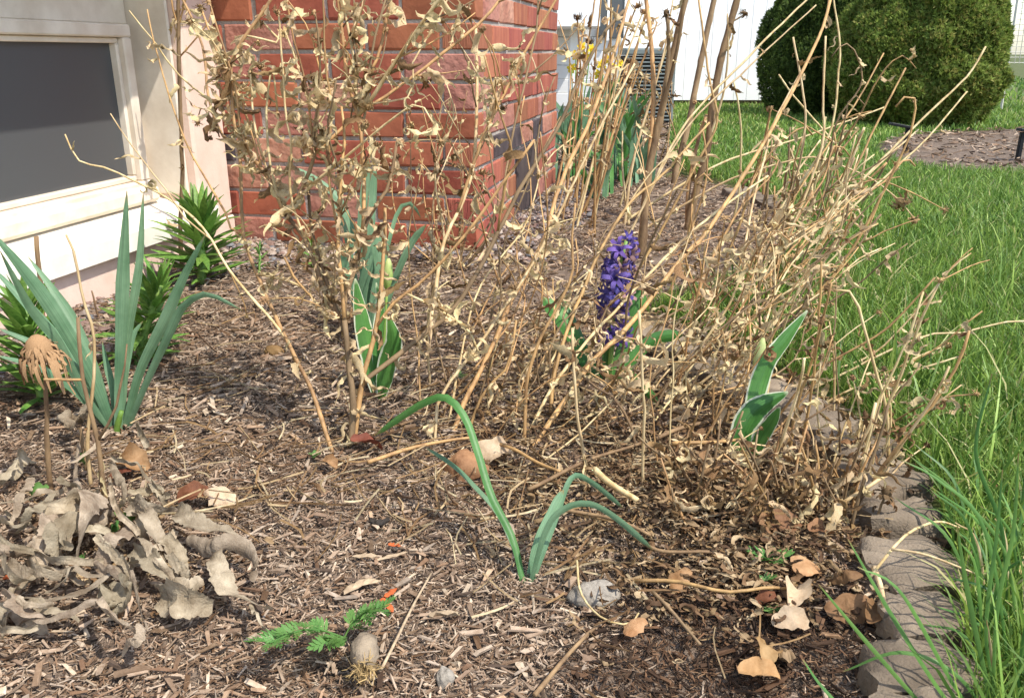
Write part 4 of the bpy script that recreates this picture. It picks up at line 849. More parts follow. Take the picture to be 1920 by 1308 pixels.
# --- H : pale stalks over the edging stones
Hp = Plant("dried_perennial", "pale crisscrossing dry stalks with small seed heads leaning over the edging stones", "dried plant", (1600, 925), "dried perennials in the bed")
HL = [([(1480, 855), (1492, 770), (1532, 645), (1536, 582), (1540, 490)], 8, 'stem_orange', None), ([(1500, 850), (1522, 732), (1534, 637), (1559, 530)], 8, 'stem_orange', None), ([(1670, 880), (1661, 755), (1647, 718), (1626, 637), (1617, 603), (1603, 555), (1580, 543), (1557, 543)], 10, 'stem_pale', 'shaggy'),
      ([(1630, 900), (1650, 800), (1688, 707), (1709, 645), (1730, 593), (1761, 530)], 9, 'stem_pale', 'open'), ([(1600, 920), (1640, 770), (1659, 728), (1709, 620), (1731, 547)], 8, 'stem_pale', None), ([(1440, 790), (1532, 697), (1657, 620), (1753, 520)], 7, 'stem_orange', None),
      ([(1480, 740), (1600, 690), (1684, 649), (1751, 626), (1803, 624), (1880, 605), (1940, 602)], 7, 'stem_pale', None), ([(1560, 760), (1647, 707), (1751, 655), (1842, 583)], 6, 'stem_orange', None), ([(1580, 730), (1651, 703), (1720, 670), (1772, 649)], 8, 'stem_pale', 'ball'),
      ([(1500, 770), (1592, 732), (1688, 703), (1799, 668)], 7, 'stem_pale', 'open'), ([(1610, 940), (1640, 900), (1722, 789), (1751, 755), (1799, 676), (1817, 620)], 10, 'stem_orange', None), ([(1625, 930), (1660, 880), (1747, 751), (1780, 687)], 9, 'stem_pale', None),
      ([(1600, 830), (1701, 774), (1767, 747), (1826, 739)], 6, 'stem_orange', 'open'), ([(1620, 830), (1730, 787), (1807, 768)], 6, 'stem_pale', 'shaggy'), ([(1590, 915), (1605, 860), (1632, 790), (1642, 755)], 11, 'stem_pale', None), ([(1445, 920), (1455, 860), (1500, 720), (1508, 672)], 10, 'stem_pale', None),
      ([(1500, 990), (1570, 950), (1640, 905), (1660, 890)], 13, 'stem_pale', None), ([(1590, 1000), (1620, 900), (1650, 820), (1665, 760)], 10, 'stem_grey', None), ([(1360, 905), (1470, 820), (1540, 770), (1570, 752)], 7, 'stem_brown', 'ball')]
for pts, w, mm, hk in HL:
    s_ = stem(Hp, pts, R.uniform(-.08, .05), w, w * .7, mm, int(R.integers(1, 6)), .04, dark=.4)
    if hk: head_at(s_, kind=hk, wpx=34 if hk != 'open' else 24)
for i in range(16):
    bx, by = 1590 + R.normal(0, 40), 890 + R.normal(0, 40); an = math.radians(R.uniform(25, 100)); L = R.uniform(100, 260)
    s_ = stem(Hp, [(bx, by), (bx + L * .5 * math.cos(an) + R.normal(0, 14), by - L * .5 * math.sin(an)), (bx + L * math.cos(an), by - L * math.sin(an))], R.uniform(-.05, .1), R.uniform(4, 8), 3.5, random.choice(("stem_pale", "stem_grey", "stem_pale")), int(R.integers(2, 7)), .038, dark=.55)
    if R.uniform() < .4: head_at(s_, kind='ball', wpx=26, dark=R.uniform() < .5)
s_ = stem(Hp, [(1640, 1000), (1648, 960), (1660, 930)], 0, 8, 6, 'stem_grey', 4, .035, dark=.8); head_at(s_, kind='ball', wpx=64, dark=True)
# --- withered low clump behind the damp soil
Q = Plant("withered_clump", "low withered brown clump with crumpled leaves behind the damp soil", "dried plant", (1400, 990), "dried perennials in the bed")
for i in range(44):
    bx, by = R.uniform(1230, 1600), R.uniform(900, 1030); L = R.uniform(60, 190); an = math.radians(R.normal(88, 26))
    stem(Q, [(bx, by), (bx + L * .5 * math.cos(an) + R.normal(0, 8), by - L * .5 * math.sin(an)), (bx + L * math.cos(an), by - L * math.sin(an))], R.normal(0, .03), R.uniform(6, 11), 5, random.choice(("stem_grey", "stem_orange", "stem_brown")), int(R.integers(5, 11)), .038, dark=.6, tmin=.02)

# ------------------------------------------------------------------ coneflower with its rosette of big dry leaves
K = Plant("dried_coneflower", "dead coneflower with hairy rust stems and a collapsed rosette of grey crumpled leaves", "dried plant", (190, 985))
K1 = stem(K, [(92, 925), (90, 860), (88, 780), (84, 700), (78, 668)], -.01, 15, 11, "stem_brown", 0, sides=8); head_at(K1, kind='bell', dark=False, wpx=125, droop=(-.1, -.05, 1))
K2 = stem(K, [(200, 985), (193, 905), (180, 810), (158, 725), (150, 660), (146, 595)], .02, 16, 9, "stem_brown", 1, .04, sides=8)
stem(K, [(150, 711), (120, 712), (82, 711)], -.03, 8, 7, "stem_orange", 0, src=K2); stem(K, [(188, 820), (215, 770), (228, 710), (238, 645)], .0, 9, 4, "stem_brown", 0, src=K2)
K4 = stem(K, [(168, 900), (165, 820), (176, 700), (172, 615), (160, 580), (140, 480), (124, 440)], .05, 11, 6, "stem_pale", 3, .03)
stem(K, [(160, 880), (150, 800), (165, 860), (190, 910)], 0, 9, 6, "stem_grey", 0); stem(K, [(-10, 900), (20, 960), (35, 1000)], 0, 10, 8, "stem_brown", 0)
def big_leaf(pl, pts, wpx, m="rosette_leaf", name="leaf", across=8, crumple=.12, jag=.07, seg=44, fold=None, side=None, tip=.2):
    C = catmull([G(p[0], p[1], p[2] + .012) for p in pts], seg); t = np.linspace(0, 1, seg); Y = C[:, 1].mean()
    w = wpx * (.5 if wpx > 29 else .36) * PXM(Y, .03) * (np.sin(np.pi * (.06 + .88 * t)) ** .5 * (1 - .3 * t) * (1 + .10 * np.sin(t * 17 + wpx) + .08 * np.sin(t * 37))) + .0012
    C[:, 2] += .003 * (np.sin(t * 11 + wpx) + .6 * np.sin(t * 19 + 2 * wpx))
    ax = C[-1] - C[0]; sd = np.cross(ax / np.linalg.norm(ax), [0, -.75, .65]) + R.normal(0, .25, 3) if side is None else side
    v, q = ribbon(C - pl.b, w, sd, across, R.uniform(-.3, .3) if fold is None else fold, 0, jag, R, R.uniform(-2.4, 2.4), R.choice([-1, 1]) * R.uniform(.1, .6))
    # crumpled surface: a few random folds over the blade
    g_ = np.stack(np.meshgrid(np.linspace(-1, 1, across + 1), t * len(pts) * 1.6), -1).reshape(-1, 2); dz = np.zeros(len(v))
    for k in range(9):
        f_ = R.normal(0, 1, 2) * (2.2 + k * .8); dz += np.abs(np.sin(g_ @ f_ + R.uniform(0, 6))) / (1 + k * .45)
    nn = np.cross(np.broadcast_to(sd, C.shape), np.gradient(C, axis=0)); nn /= np.linalg.norm(nn, axis=1)[:, None] + 1e-9
    v = v + np.repeat(nn, across + 1, 0) * ((dz - dz.mean()) * crumple)[:, None] * np.repeat(w, across + 1)[:, None] * 1.3
    return obj(name, np_mesh(name, v, q, smooth=True), MATS[m], pl.o)
RL = [([(190, 985, .0), (180, 920, .05), (170, 960, .06), (150, 1020, .03), (145, 1068, .005)], 58), ([(185, 930, .02), (120, 945, .05), (70, 955, .05)], 40), ([(95, 960, .05), (90, 1000, .04), (95, 1040, .01)], 36),
      ([(250, 1045, .02), (190, 1085, .02), (110, 1115, .02), (20, 1130, .01)], 30), ([(20, 1125, .02), (60, 1140, .03), (90, 1180, .005)], 62), ([(0, 1130, .02), (8, 1170, .01), (0, 1210, .0)], 40), ([(240, 950, .03), (270, 965, .04), (290, 1000, .035), (305, 1055, .005)], 34),
      ([(330, 960, .03), (360, 975, .035), (420, 1000, .02), (470, 1015, .01)], 44), ([(350, 1010, .02), (400, 1025, .03), (450, 1020, .03), (475, 1050, .02), (470, 1090, .005)], 34), ([(400, 1040, .02), (415, 1080, .02), (440, 1120, .01), (510, 1135, .005)], 44),
      ([(200, 1110, .01), (240, 1120, .02), (215, 1165, .005)], 54), ([(300, 1120, .01), (350, 1125, .02), (400, 1140, .005)], 60), ([(250, 1030, .02), (290, 1060, .03), (330, 1090, .01)], 40), ([(0, 1010, .02), (15, 1070, .05), (40, 1095, .04), (70, 1060, .03), (60, 1030, .05)], 26),
      ([(210, 870, .04), (230, 920, .05), (215, 960, .02)], 20), ([(210, 860, .05), (250, 865, .05), (290, 905, .02)], 14), ([(0, 900, .02), (25, 870, .02), (60, 860, .01)], 44), ([(100, 930, .05), (60, 960, .06), (30, 1000, .03)], 20), ([(110, 900, .03), (150, 920, .05), (170, 960, .03)], 20), ([(120, 800, .02), (150, 790, .02), (165, 770, .03)], 48),
      ([(60, 1000, .04), (80, 1050, .03), (75, 1090, .01)], 30), ([(110, 1040, .02), (130, 1080, .02), (160, 1100, .01)], 22), ([(330, 1000, .015), (300, 1030, .02), (250, 1060, .02)], 20), ([(-20, 960, .03), (20, 985, .05), (60, 975, .05)], 26), ([(280, 905, .03), (300, 925, .02), (310, 945, .01)], 18)]
RL += [([(250, 985, .03), (215, 1010, .04), (190, 1050, .02), (200, 1090, .01)], 34), ([(290, 1000, .03), (330, 1030, .02), (345, 1075, .01)], 30), ([(40, 1120, .02), (110, 1140, .02), (150, 1160, .005)], 30), ([(140, 960, .06), (110, 1000, .05), (110, 1050, .02)], 46), ([(320, 930, .02), (280, 920, .02), (240, 925, .02)], 22), ([(0, 1060, .03), (50, 1075, .03), (100, 1075, .02)], 30), ([(180, 1010, .04), (220, 1040, .03), (260, 1100, .01)], 26), ([(380, 1085, .015), (340, 1105, .02), (290, 1100, .015)], 34), ([(60, 900, .03), (40, 930, .04), (20, 980, .02)], 26)]
for i in range(30):
    x0, y0 = R.normal(170, 120), R.normal(1030, 70); a_ = R.uniform(0, 6.28); l_ = R.uniform(80, 190); RL.append(([(x0, y0, R.uniform(.01, .04)), (x0 + l_ * .5 * math.cos(a_) + R.normal(0, 10), y0 + l_ * .35 * math.sin(a_), R.uniform(.02, .05)), (x0 + l_ * math.cos(a_), y0 + l_ * .7 * math.sin(a_), .008)], R.uniform(12, 28)))
for pts, w in RL: big_leaf(K, pts, w)
for px, py in ((155, 870), (240, 985), (215, 1000), (262, 1000), (60, 935), (150, 1060)):      # new green leaves in the crown
    big_leaf(K, [(px, py, .005), (px + R.normal(0, 8), py - 14, .02), (px + R.normal(0, 14), py - 26, .025)], 26, "sprout_green", "new_leaf", 2, .03, 0, 8)

# ------------------------------------------------------------------ green plants
def blade(pl, pts, wpx, m, dy=0.0, name="leaf", roll=0.0, fold=.25, across=4, prof='iris', Y0=None, edge=None, seg=18, cup=0.0, start=None, twist=0.0):
    """leaf along photo pixels; roll turns its flat side away from the camera"""
    P2 = np.array([p[:2] for p in pts], float); sg = np.concatenate([[0], np.cumsum(np.linalg.norm(np.diff(P2, axis=0), axis=1))]); tt = sg / sg[-1]
    Y0 = pl.Y if Y0 is None else Y0
    C = [AT(P2[i][0], P2[i][1], Y0 + dy * tt[i]) for i in range(len(pts))]
    if start is None:
        C[0] = G(*pts[0]); C[0][2] = gh(C[0][0], C[0][1]) - .008
    C = catmull(C, seg); t = np.linspace(0, 1, seg); T = np.gradient(C, axis=0)
    vd = C - np.array([0, 0, H]); sd = np.cross(T, vd); sd /= np.linalg.norm(sd, axis=1)[:, None]; Tn = T / np.linalg.norm(T, axis=1)[:, None]
    nn = np.cross(Tn, sd); sd = sd * math.cos(roll) + nn * math.sin(roll)
    pr = {'iris': np.clip(.62 + .6 * t, 0, 1) * np.clip((1 - t) / .35, 0, 1) ** .7, 'tulip': np.sin(np.pi * np.clip(.05 + .94 * t, 0, 1)) ** .8, 'strap': np.clip(.7 + t, 0, 1) * np.clip((1 - t) / .12, 0, 1) ** .5, 'lily': np.sin(np.pi * (.1 + .88 * t)) ** .8}[prof]
    w = wpx / 2 * PXM(C[:, 1].mean(), .15) * (.76 if prof != 'lily' else 1) / max(.5, abs(math.cos(roll))) * pr * (1 + .03 * np.sin(t * 14 + wpx)) + .0004
    v, q = ribbon(C - pl.b, w, sd, across, fold, 0.012, 0, R, twist, cup)
    me = np_mesh(name, v, q, smooth=True); me.materials.append(MATS[m])
    la = me.attributes.new("lu", 'FLOAT', 'POINT'); la.data.foreach_set("value", np.tile(np.linspace(-1, 1, across + 1), seg).astype(np.float32))
    la = me.attributes.new("lt", 'FLOAT', 'POINT'); la.data.foreach_set("value", np.repeat(t, across + 1).astype(np.float32))
    return obj(name, me, None, pl.o)
I = Plant("iris_plant", "blue-green iris fan of sword leaves beside the dead coneflower", "iris", (218, 800))
for pts, w, dy, rl in (([(220, 806), (226, 690), (230, 560), (238, 358)], 30, .02, .2), ([(226, 803), (240, 640), (262, 500), (269, 362)], 20, .05, .5), ([(232, 800), (262, 700), (310, 600), (345, 520), (386, 438)], 26, -.02, .3), ([(214, 800), (170, 700), (100, 580), (40, 500), (-20, 430)], 34, -.08, .2),
                       ([(210, 800), (150, 690), (70, 590), (-15, 500)], 26, .02, .4), ([(234, 800), (275, 720), (322, 620), (345, 575), (385, 552), (420, 565), (456, 583)], 20, -.05, .6), ([(206, 790), (165, 710), (90, 655), (-10, 612)], 20, -.05, .5), ([(214, 800), (180, 690), (140, 600), (100, 540), (52, 480)], 24, .08, .7),
                       ([(204, 795), (150, 740), (80, 690), (-10, 665)], 18, -.1, .5), ([(224, 800), (234, 700), (250, 630), (268, 602)], 20, .06, .3), ([(218, 802), (212, 730), (200, 680), (192, 640)], 16, .04, .4), ([(212, 800), (160, 740), (110, 640), (60, 580), (0, 470)], 22, -.14, .3)):
    blade(I, pts, w, "iris_green", dy, roll=rl, fold=.35)
tip = stem(I, [(214, 806), (222, 790), (228, 770)], 0, 20, 12, "lily_green", 0, name="leaf_base", sides=8)
def lily(label, bx, by, tx, ty, wpx, n, m="lily_green"):
    p = Plant("lily_shoot", label, "lily", (bx, by), "young lily shoots by the foundation"); s_ = stem(p, [(bx, by), ((bx + tx) / 2, (by + ty) / 2), (tx, ty)], .02, wpx * .14, wpx * .08, "iris_base", 0, sides=7)
    Lm = wpx * .5 * PXM(p.Y); tn = np.linspace(0, 1, 7)
    variants = []
    for v_ in range(4):
        cv = R.uniform(.1, .9); C = np.stack([tn, 0 * tn, .35 * tn - cv * tn ** 2.2 * .6], 1); vv, q = ribbon(C, .085 * np.sin(np.pi * (.1 + .88 * tn)) + .004, (0, 1, 0), 2, .35, 0.02)
        me = np_mesh("leaf", vv, q, smooth=True); me.materials.append(MATS[m]); variants.append(me)
    for i in range(n):
        f = .12 + .88 * i / n; k = f * (len(s_.C) - 1); j = int(k); c = s_.C[j] if j + 1 >= len(s_.C) else s_.C[j] * (1 - k + j) + s_.C[j + 1] * (k - j)
        o = obj("leaf", variants[i % 4], None, p.o, Vector(c - p.b)); a = i * 2.39996 + R.normal(0, .2); el = -.15 - .95 * max(0, f - .45) / .55 + R.normal(0, .12)
        o.rotation_euler = (R.normal(0, .2), el, a); sz = Lm * (.55 + .5 * math.sin(math.pi * min(1, f * .75 + .15))) * R.uniform(.85, 1.15); o.scale = (sz,) * 3
lily("leafy lily shoot standing against the sill corner", 378, 530, 378, 408, 190, 76)
lily("leafy lily shoot tucked behind the iris leaves", 252, 672, 302, 535, 175, 76)
lily("large lily shoot in the gravel beside the drooping coneflower head", 80, 752, 48, 580, 210, 76)
lily("small bright lily shoot between the gravel and the dried stems", 486, 512, 487, 462, 50, 22, "sprout_green")
lily("tiny lily shoot hidden behind the dried leaves near the chimney", 590, 505, 585, 460, 60, 24)
T1 = Plant("tulip", "white-edged tulip leaves with a pale bud behind the branching dried plant", "tulip", (712, 742))
blade(T1, [(708, 742), (694, 670), (678, 590), (666, 522)], 44, "tulip_variegated", .03, roll=.3, fold=.3, prof='tulip', across=10)
blade(T1, [(714, 742), (728, 690), (740, 640), (728, 590)], 50, "tulip_variegated", -.02, roll=.4, fold=.4, prof='tulip', across=10)
blade(T1, [(712, 742), (712, 660), (716, 580), (706, 530)], 30, "tulip_variegated", .05, roll=.7, fold=.5, prof='tulip', across=10)
def bud(pl, px, py, wpx, hpx, Y):
    c = AT(px, py, Y); a = PXM(Y, c[2]); z = np.linspace(-.5, .5, 8); r = np.sin(np.pi * np.clip(.06 + .88 * (z + .5), 0, 1)) ** .8 * wpx / 2 * a
    v, q, t = tube(np.stack([0 * z + c[0] + .1 * z * hpx * a, 0 * z + c[1], c[2] + z * hpx * a], 1) - pl.b, r, 9); obj("bud", np_mesh("bud", v, q, t, smooth=True), MATS["bud_green"], pl.o)
bud(T1, 727, 515, 20, 62, T1.Y + .02); stem(T1, [(714, 742), (720, 640), (726, 540)], .02, 9, 7, "iris_base", 0)
T2 = Plant("tulip", "white-edged tulip with a pale green bud beside the edging stones", "tulip", (1402, 858))
blade(T2, [(1402, 858), (1392, 815), (1420, 768), (1478, 735)], 62, "tulip_variegated", .02, roll=.3, fold=.3, prof='tulip', across=10)
blade(T2, [(1408, 856), (1412, 780), (1435, 690), (1470, 640), (1514, 582)], 46, "tulip_variegated", .06, roll=.3, fold=.35, prof='tulip', across=10)
blade(T2, [(1408, 858), (1430, 820), (1448, 790), (1462, 762)], 40, "tulip_variegated", -.03, roll=.5, fold=.3, prof='tulip', across=10)
stem(T2, [(1405, 858), (1412, 760), (1421, 690)], .05, 11, 8, "iris_base", 0); bud(T2, 1424, 668, 22, 72, T2.Y + .05)
Nn = Plant("daffodil_plant", "daffodil leaves without flowers rising in front of the brick face", "daffodil", (690, 640))
for pts, w, dy, rl in (([(688, 640), (684, 520), (678, 430), (692, 298)], 20, .06, .4), ([(692, 640), (700, 520), (697, 430), (704, 306)], 18, .1, .6), ([(684, 640), (690, 560), (672, 470), (640, 380), (600, 342), (545, 310)], 16, .1, .4), ([(700, 640), (735, 540), (770, 460), (800, 420)], 16, .05, .5), ([(682, 640), (676, 560), (690, 500), (684, 440)], 26, .0, .3),
                       ([(694, 640), (702, 560), (712, 500), (706, 420)], 20, .03, .4), ([(690, 640), (665, 520), (650, 440), (625, 370)], 14, .12, .5), ([(686, 640), (660, 540), (646, 478), (680, 455)], 18, .0, .2), ([(696, 640), (720, 500), (745, 400), (770, 382), (790, 410)], 9, .1, .4)):
    blade(Nn, pts, w, "iris_green", dy, roll=rl, prof='strap')
Lk = Plant("daffodil_plant", "bent strap-leaved plant arching over the open mulch", "daffodil", (986, 1086))
for pts, w, dy, rl in (([(984, 1088), (962, 1010), (922, 930), (897, 850), (872, 782), (835, 744), (790, 757), (742, 788), (703, 816)], 17, .2, .3), ([(990, 1086), (942, 975), (882, 902), (845, 868), (798, 838)], 10, .16, .6), ([(990, 1080), (1012, 1010), (1036, 960), (1057, 918)], 22, .05, .4), ([(994, 1082), (1022, 1000), (1052, 958), (1100, 944), (1150, 968), (1224, 1030)], 14, .0, .5),
                       ([(996, 1080), (1040, 980), (1072, 896), (1110, 905), (1168, 952)], 12, .1, .4)):
    blade(Lk, pts, w, "tulip_green" if w == 17 and dy > .1 else "iris_green", dy, roll=rl, prof='strap', seg=26)
# hyacinth
Hy = Plant("hyacinth", "fading purple hyacinth flower spike among the orange stalks", "hyacinth", (1142, 724))
for pts, w, dy, rl in (([(1130, 724), (1095, 665), (1062, 608), (1018, 556)], 36, .05, .3), ([(1126, 722), (1090, 640), (1068, 590), (1050, 556)], 24, .1, .5), ([(1148, 722), (1172, 650), (1192, 590), (1206, 536)], 34, .05, .3), ([(1150, 722), (1190, 670), (1230, 636), (1282, 628)], 30, .04, .3), ([(1152, 724), (1172, 700), (1200, 720), (1234, 758)], 20, -.1, .3), ([(1146, 724), (1140, 660), (1148, 610)], 24, .02, .5)):
    blade(Hy, pts, w, "tulip_green", dy, roll=rl, prof='strap', fold=.35)
hs = stem(Hy, [(1142, 724), (1148, 620), (1160, 520), (1174, 452)], .02, 14, 9, "iris_base", 0, name="flower_stem", sides=8)
fm = []
for k in range(3):
    mb = MB()
    for j in range(6):
        a = j * math.pi / 3 + R.normal(0, .15); d = np.array([math.cos(a), math.sin(a), 0]); e = R.uniform(.5, 1.2)
        C = np.array([d * .08, d * .14 + [0, 0, .4], d * .35 + [0, 0, .75], d * .75 + [0, 0, .85], d * .95 + [0, 0, .85 - .5 * e]]); v, q = ribbon(C, np.array([.1, .13, .16, .13, .03]), np.cross(d, [0, 0, 1]), 1, crumple=.12); mb.add(v, q)
    fm.append([mb.mesh("floret", True)]); fm[-1].append(fm[-1][0].copy()); fm[-1][0].materials.append(MATS["hyacinth_purple"]); fm[-1][1].materials.append(MATS["hyacinth_faded"])
for i in range(46):
    f = .34 + .64 * (i + R.uniform(-.4, .4)) / 46; k = int(np.clip(f * (len(hs.C) - 1), 0, len(hs.C) - 2)); c = hs.C[k] + (hs.C[k + 1] - hs.C[k]) * (f * (len(hs.C) - 1) - k)
    a = i * 2.39996; d = Vector((math.cos(a), math.sin(a), R.normal(.05, .35))).normalized()
    o = obj("floret", fm[i % 3][1 if R.uniform() < .22 else 0], None, Hy.o, Vector(c - Hy.b) + d * R.uniform(.0, .014) + Vector((0, 0, R.normal(0, .005)))); o.rotation_euler = (Matrix.Rotation(R.uniform(0, 6), 3, d) @ d.to_track_quat('Z', 'Y').to_matrix()).to_euler()
    sz = 27 * PXM(Hy.Y) * R.uniform(.6, 1.15); o.scale = (sz, sz, sz)
# daffodils in bloom behind the chimney
DAF = []
for k in range(2):
    mb = MB()
    for j in range(6):
        a = j * math.pi / 3; d = np.array([math.cos(a), math.sin(a), 0]); C = np.array([d * .1, d * .5 + [0, 0, .1], d * .85 + [0, 0, .08], d * 1.05]); v, q = ribbon(C, np.array([.12, .32, .26, .03]), np.cross(d, [0, 0, 1]), 2, .15, .06); mb.add(v, q)
    v, q, t = tube(np.array([[0, 0, 0], [0, 0, .25], [0, 0, .5], [0, 0, .55]]), np.array([.16, .22, .26, .33]), 9, False); mb.add(v, q)
    me = mb.mesh("flower", True); me.materials.append(MATS["daffodil_yellow"]); DAF.append(me)
for bi, (bx, by, lab, fl, nl) in enumerate(((1075, 330, "yellow daffodils in bloom right behind the chimney corner", [(1090, 88), (1098, 105), (1080, 104), (1108, 92), (1072, 128)], 26), (1150, 318, "low yellow daffodils in bloom before the air conditioner", [(1140, 112), (1150, 128), (1122, 140), (1162, 118), (1128, 122)], 26), (1185, 340, "dark green daffodil leaves without flowers in the middle of the dry stems", [], 22), (1120, 365, "broad green bulb leaves beside the far chimney corner", [], 7))):
    dp = Plant("daffodil_plant", lab, "daffodil", (bx, by))
    for i in range(nl):
        x0, y0 = bx + R.normal(0, 16), by + R.normal(0, 6); h_ = R.uniform(80, 190) if nl > 10 else R.uniform(40, 90); le = R.normal(0, 34)
        blade(dp, [(x0, y0), (x0 + le * .3, y0 - h_ * .6), (x0 + le, y0 - h_)], R.uniform(7, 11) if nl > 10 else 14, "iris_green" if i % 3 else "tulip_green", R.normal(0, .12), roll=R.uniform(0, 1), prof='strap', seg=8, across=2)
    for fx, fy in fl:
        s_ = stem(dp, [(bx + R.normal(0, 10), by), ((bx + fx) / 2, (by + fy) / 2), (fx, fy)], R.normal(.1, .05), 4, 3, "iris_base", 0, name="flower_stem", sides=5)
        o = obj("flower", DAF[int(R.integers(0, 2))], None, s_.o, Vector(s_.C[-1] - dp.b)); o.scale = (10 * PXM(dp.Y),) * 3; o.rotation_euler = (math.radians(R.uniform(60, 110)), R.normal(0, .3), R.uniform(-.8, .9))

# ------------------------------------------------------------------ small seedlings
def lobed(L, rg, n=7):                 # finely cut leaflet built of narrow lobes
    mb = MB()
    for j in range(n):
        t = .15 + .8 * j / (n - 1); sgn = 1 if j % 2 else -1; a = sgn * (.9 - .7 * t) if j < n - 1 else 0; l = L * (.5 - .25 * t + .1) if j < n - 1 else L * .3
        o_ = np.array([t * L * .8, 0, .1 * L * math.sin(3 * t)]); d = np.array([math.cos(a), math.sin(a), .2]); C = np.array([o_, o_ + d * l * .5, o_ + d * l]); v, q = ribbon(C, np.array([.05, .085, .012]) * L, np.cross(d, [0, 0, 1]), 1, crumple=.1, rng=rg); mb.add(v, q)
    return mb.mesh("leaflet", True)
LOB = [lobed(1, R) for _ in range(3)]
for m in LOB: m.materials.append(MATS["sprout_green"])
fs = Plant("fern_seedling", "feathery bright green seedling lying low on the open mulch", "seedling", (645, 1195))
for pts in ([(645, 1195), (600, 1180), (560, 1182), (505, 1205)], [(645, 1195), (660, 1170), (680, 1150), (716, 1142)], [(645, 1195), (620, 1200), (612, 1205)]):
    C = catmull([G(p[0], p[1], .015 + .012 * i) for i, p in enumerate(pts)], 12); v, q, t = tube(C - fs.b, .0011, 5); so_ = obj("frond", np_mesh("frond", v, q, t), MATS["sprout_green"], fs.o)
    for i in range(2, 12):
        for sg in (-1, 1):
            d = C[i] - C[i - 1]; a = math.atan2(d[1], d[0]) + sg * R.uniform(.5, 1.1)
            o = obj("leaflet", LOB[(i + sg) % 3], None, so_, Vector(C[i] - fs.b)); o.rotation_euler = (R.normal(0, .3), R.normal(-.2, .15), a); o.scale = (R.uniform(.014, .022),) * 3
def sprout(label, px, py, wpx, n=5, z=.012):
    p = Plant("seedling", label, "seedling", (px, py)); a = PXM(p.Y, 0)
    for i in range(n):
        o = obj("leaf", LOB[i % 3], None, p.o, (0, 0, z)); o.rotation_euler = (R.normal(0, .2), R.normal(-.25, .15), i * 6.28 / n + R.normal(0, .2)); s_ = wpx * .5 * a * R.uniform(.8, 1.2); o.scale = (s_, s_, s_)
for lab, px, py, w, n in (("five-fingered green seedling among the dry leaves", 1445, 1072, 90, 6), ("small green seedling below the curled dry stem", 1434, 1112, 44, 5), ("tiny grey-green seedling by the red leaf", 1455, 1165, 50, 4), ("tiny green seedling beside the branching plant's foot", 592, 878, 26, 4), ("tiny green seedling on the shaded mulch behind the bent leaf", 862, 728, 34, 4), ("leafy weed against the tan edging stones", 1808, 1010, 120, 8), ("leafy weed at the corner of the flat edging stone", 1790, 890, 120, 8), ("leafy weed beside the scalloped edging stone", 1805, 1185, 130, 7), ("pale green weed behind the chimney corner", 1112, 305, 50, 7)):
    sprout(lab, px, py, w, n)

# ------------------------------------------------------------------ fallen leaves, sticks, pod, rock
def fallen(label, px, py, wpx, hpx, m, rz=None, z=.014, group="fallen leaves on the bed"):
    p = G(px, py); a = PXM(p[1], 0); L = max(wpx, hpx * 1.5) * a; n = 13; t = np.linspace(0, 1, n); cv = R.uniform(.3, .8)
    C = np.stack([(t - .5) * L, .04 * L * np.sin(5 * t), L * cv * .3 * (1 - (2 * t - 1) ** 2) + .05 * L * np.sin(7 * t + px)], 1)
    w = L * .30 * np.sin(np.pi * (.03 + .94 * t)) ** .7 * (1 + .12 * np.sin(19 * t)) + .001
    v, q = ribbon(C, w, (0, 1, 0), 6, R.uniform(-.35, .35), .07, .025, R, R.uniform(-.9, .9), R.choice([-1, 1]) * R.uniform(.3, .9))
    o = obj("fallen_leaf", np_mesh("fallen_leaf", v, q, smooth=True), MATS[m]); o.location = (p[0], p[1], gh(p[0], p[1]) + z); o.rotation_euler = (R.normal(.25, .15), R.normal(0, .2), R.uniform(-.6, .6) if rz is None else rz)
    tag(o, label, "leaf", group)
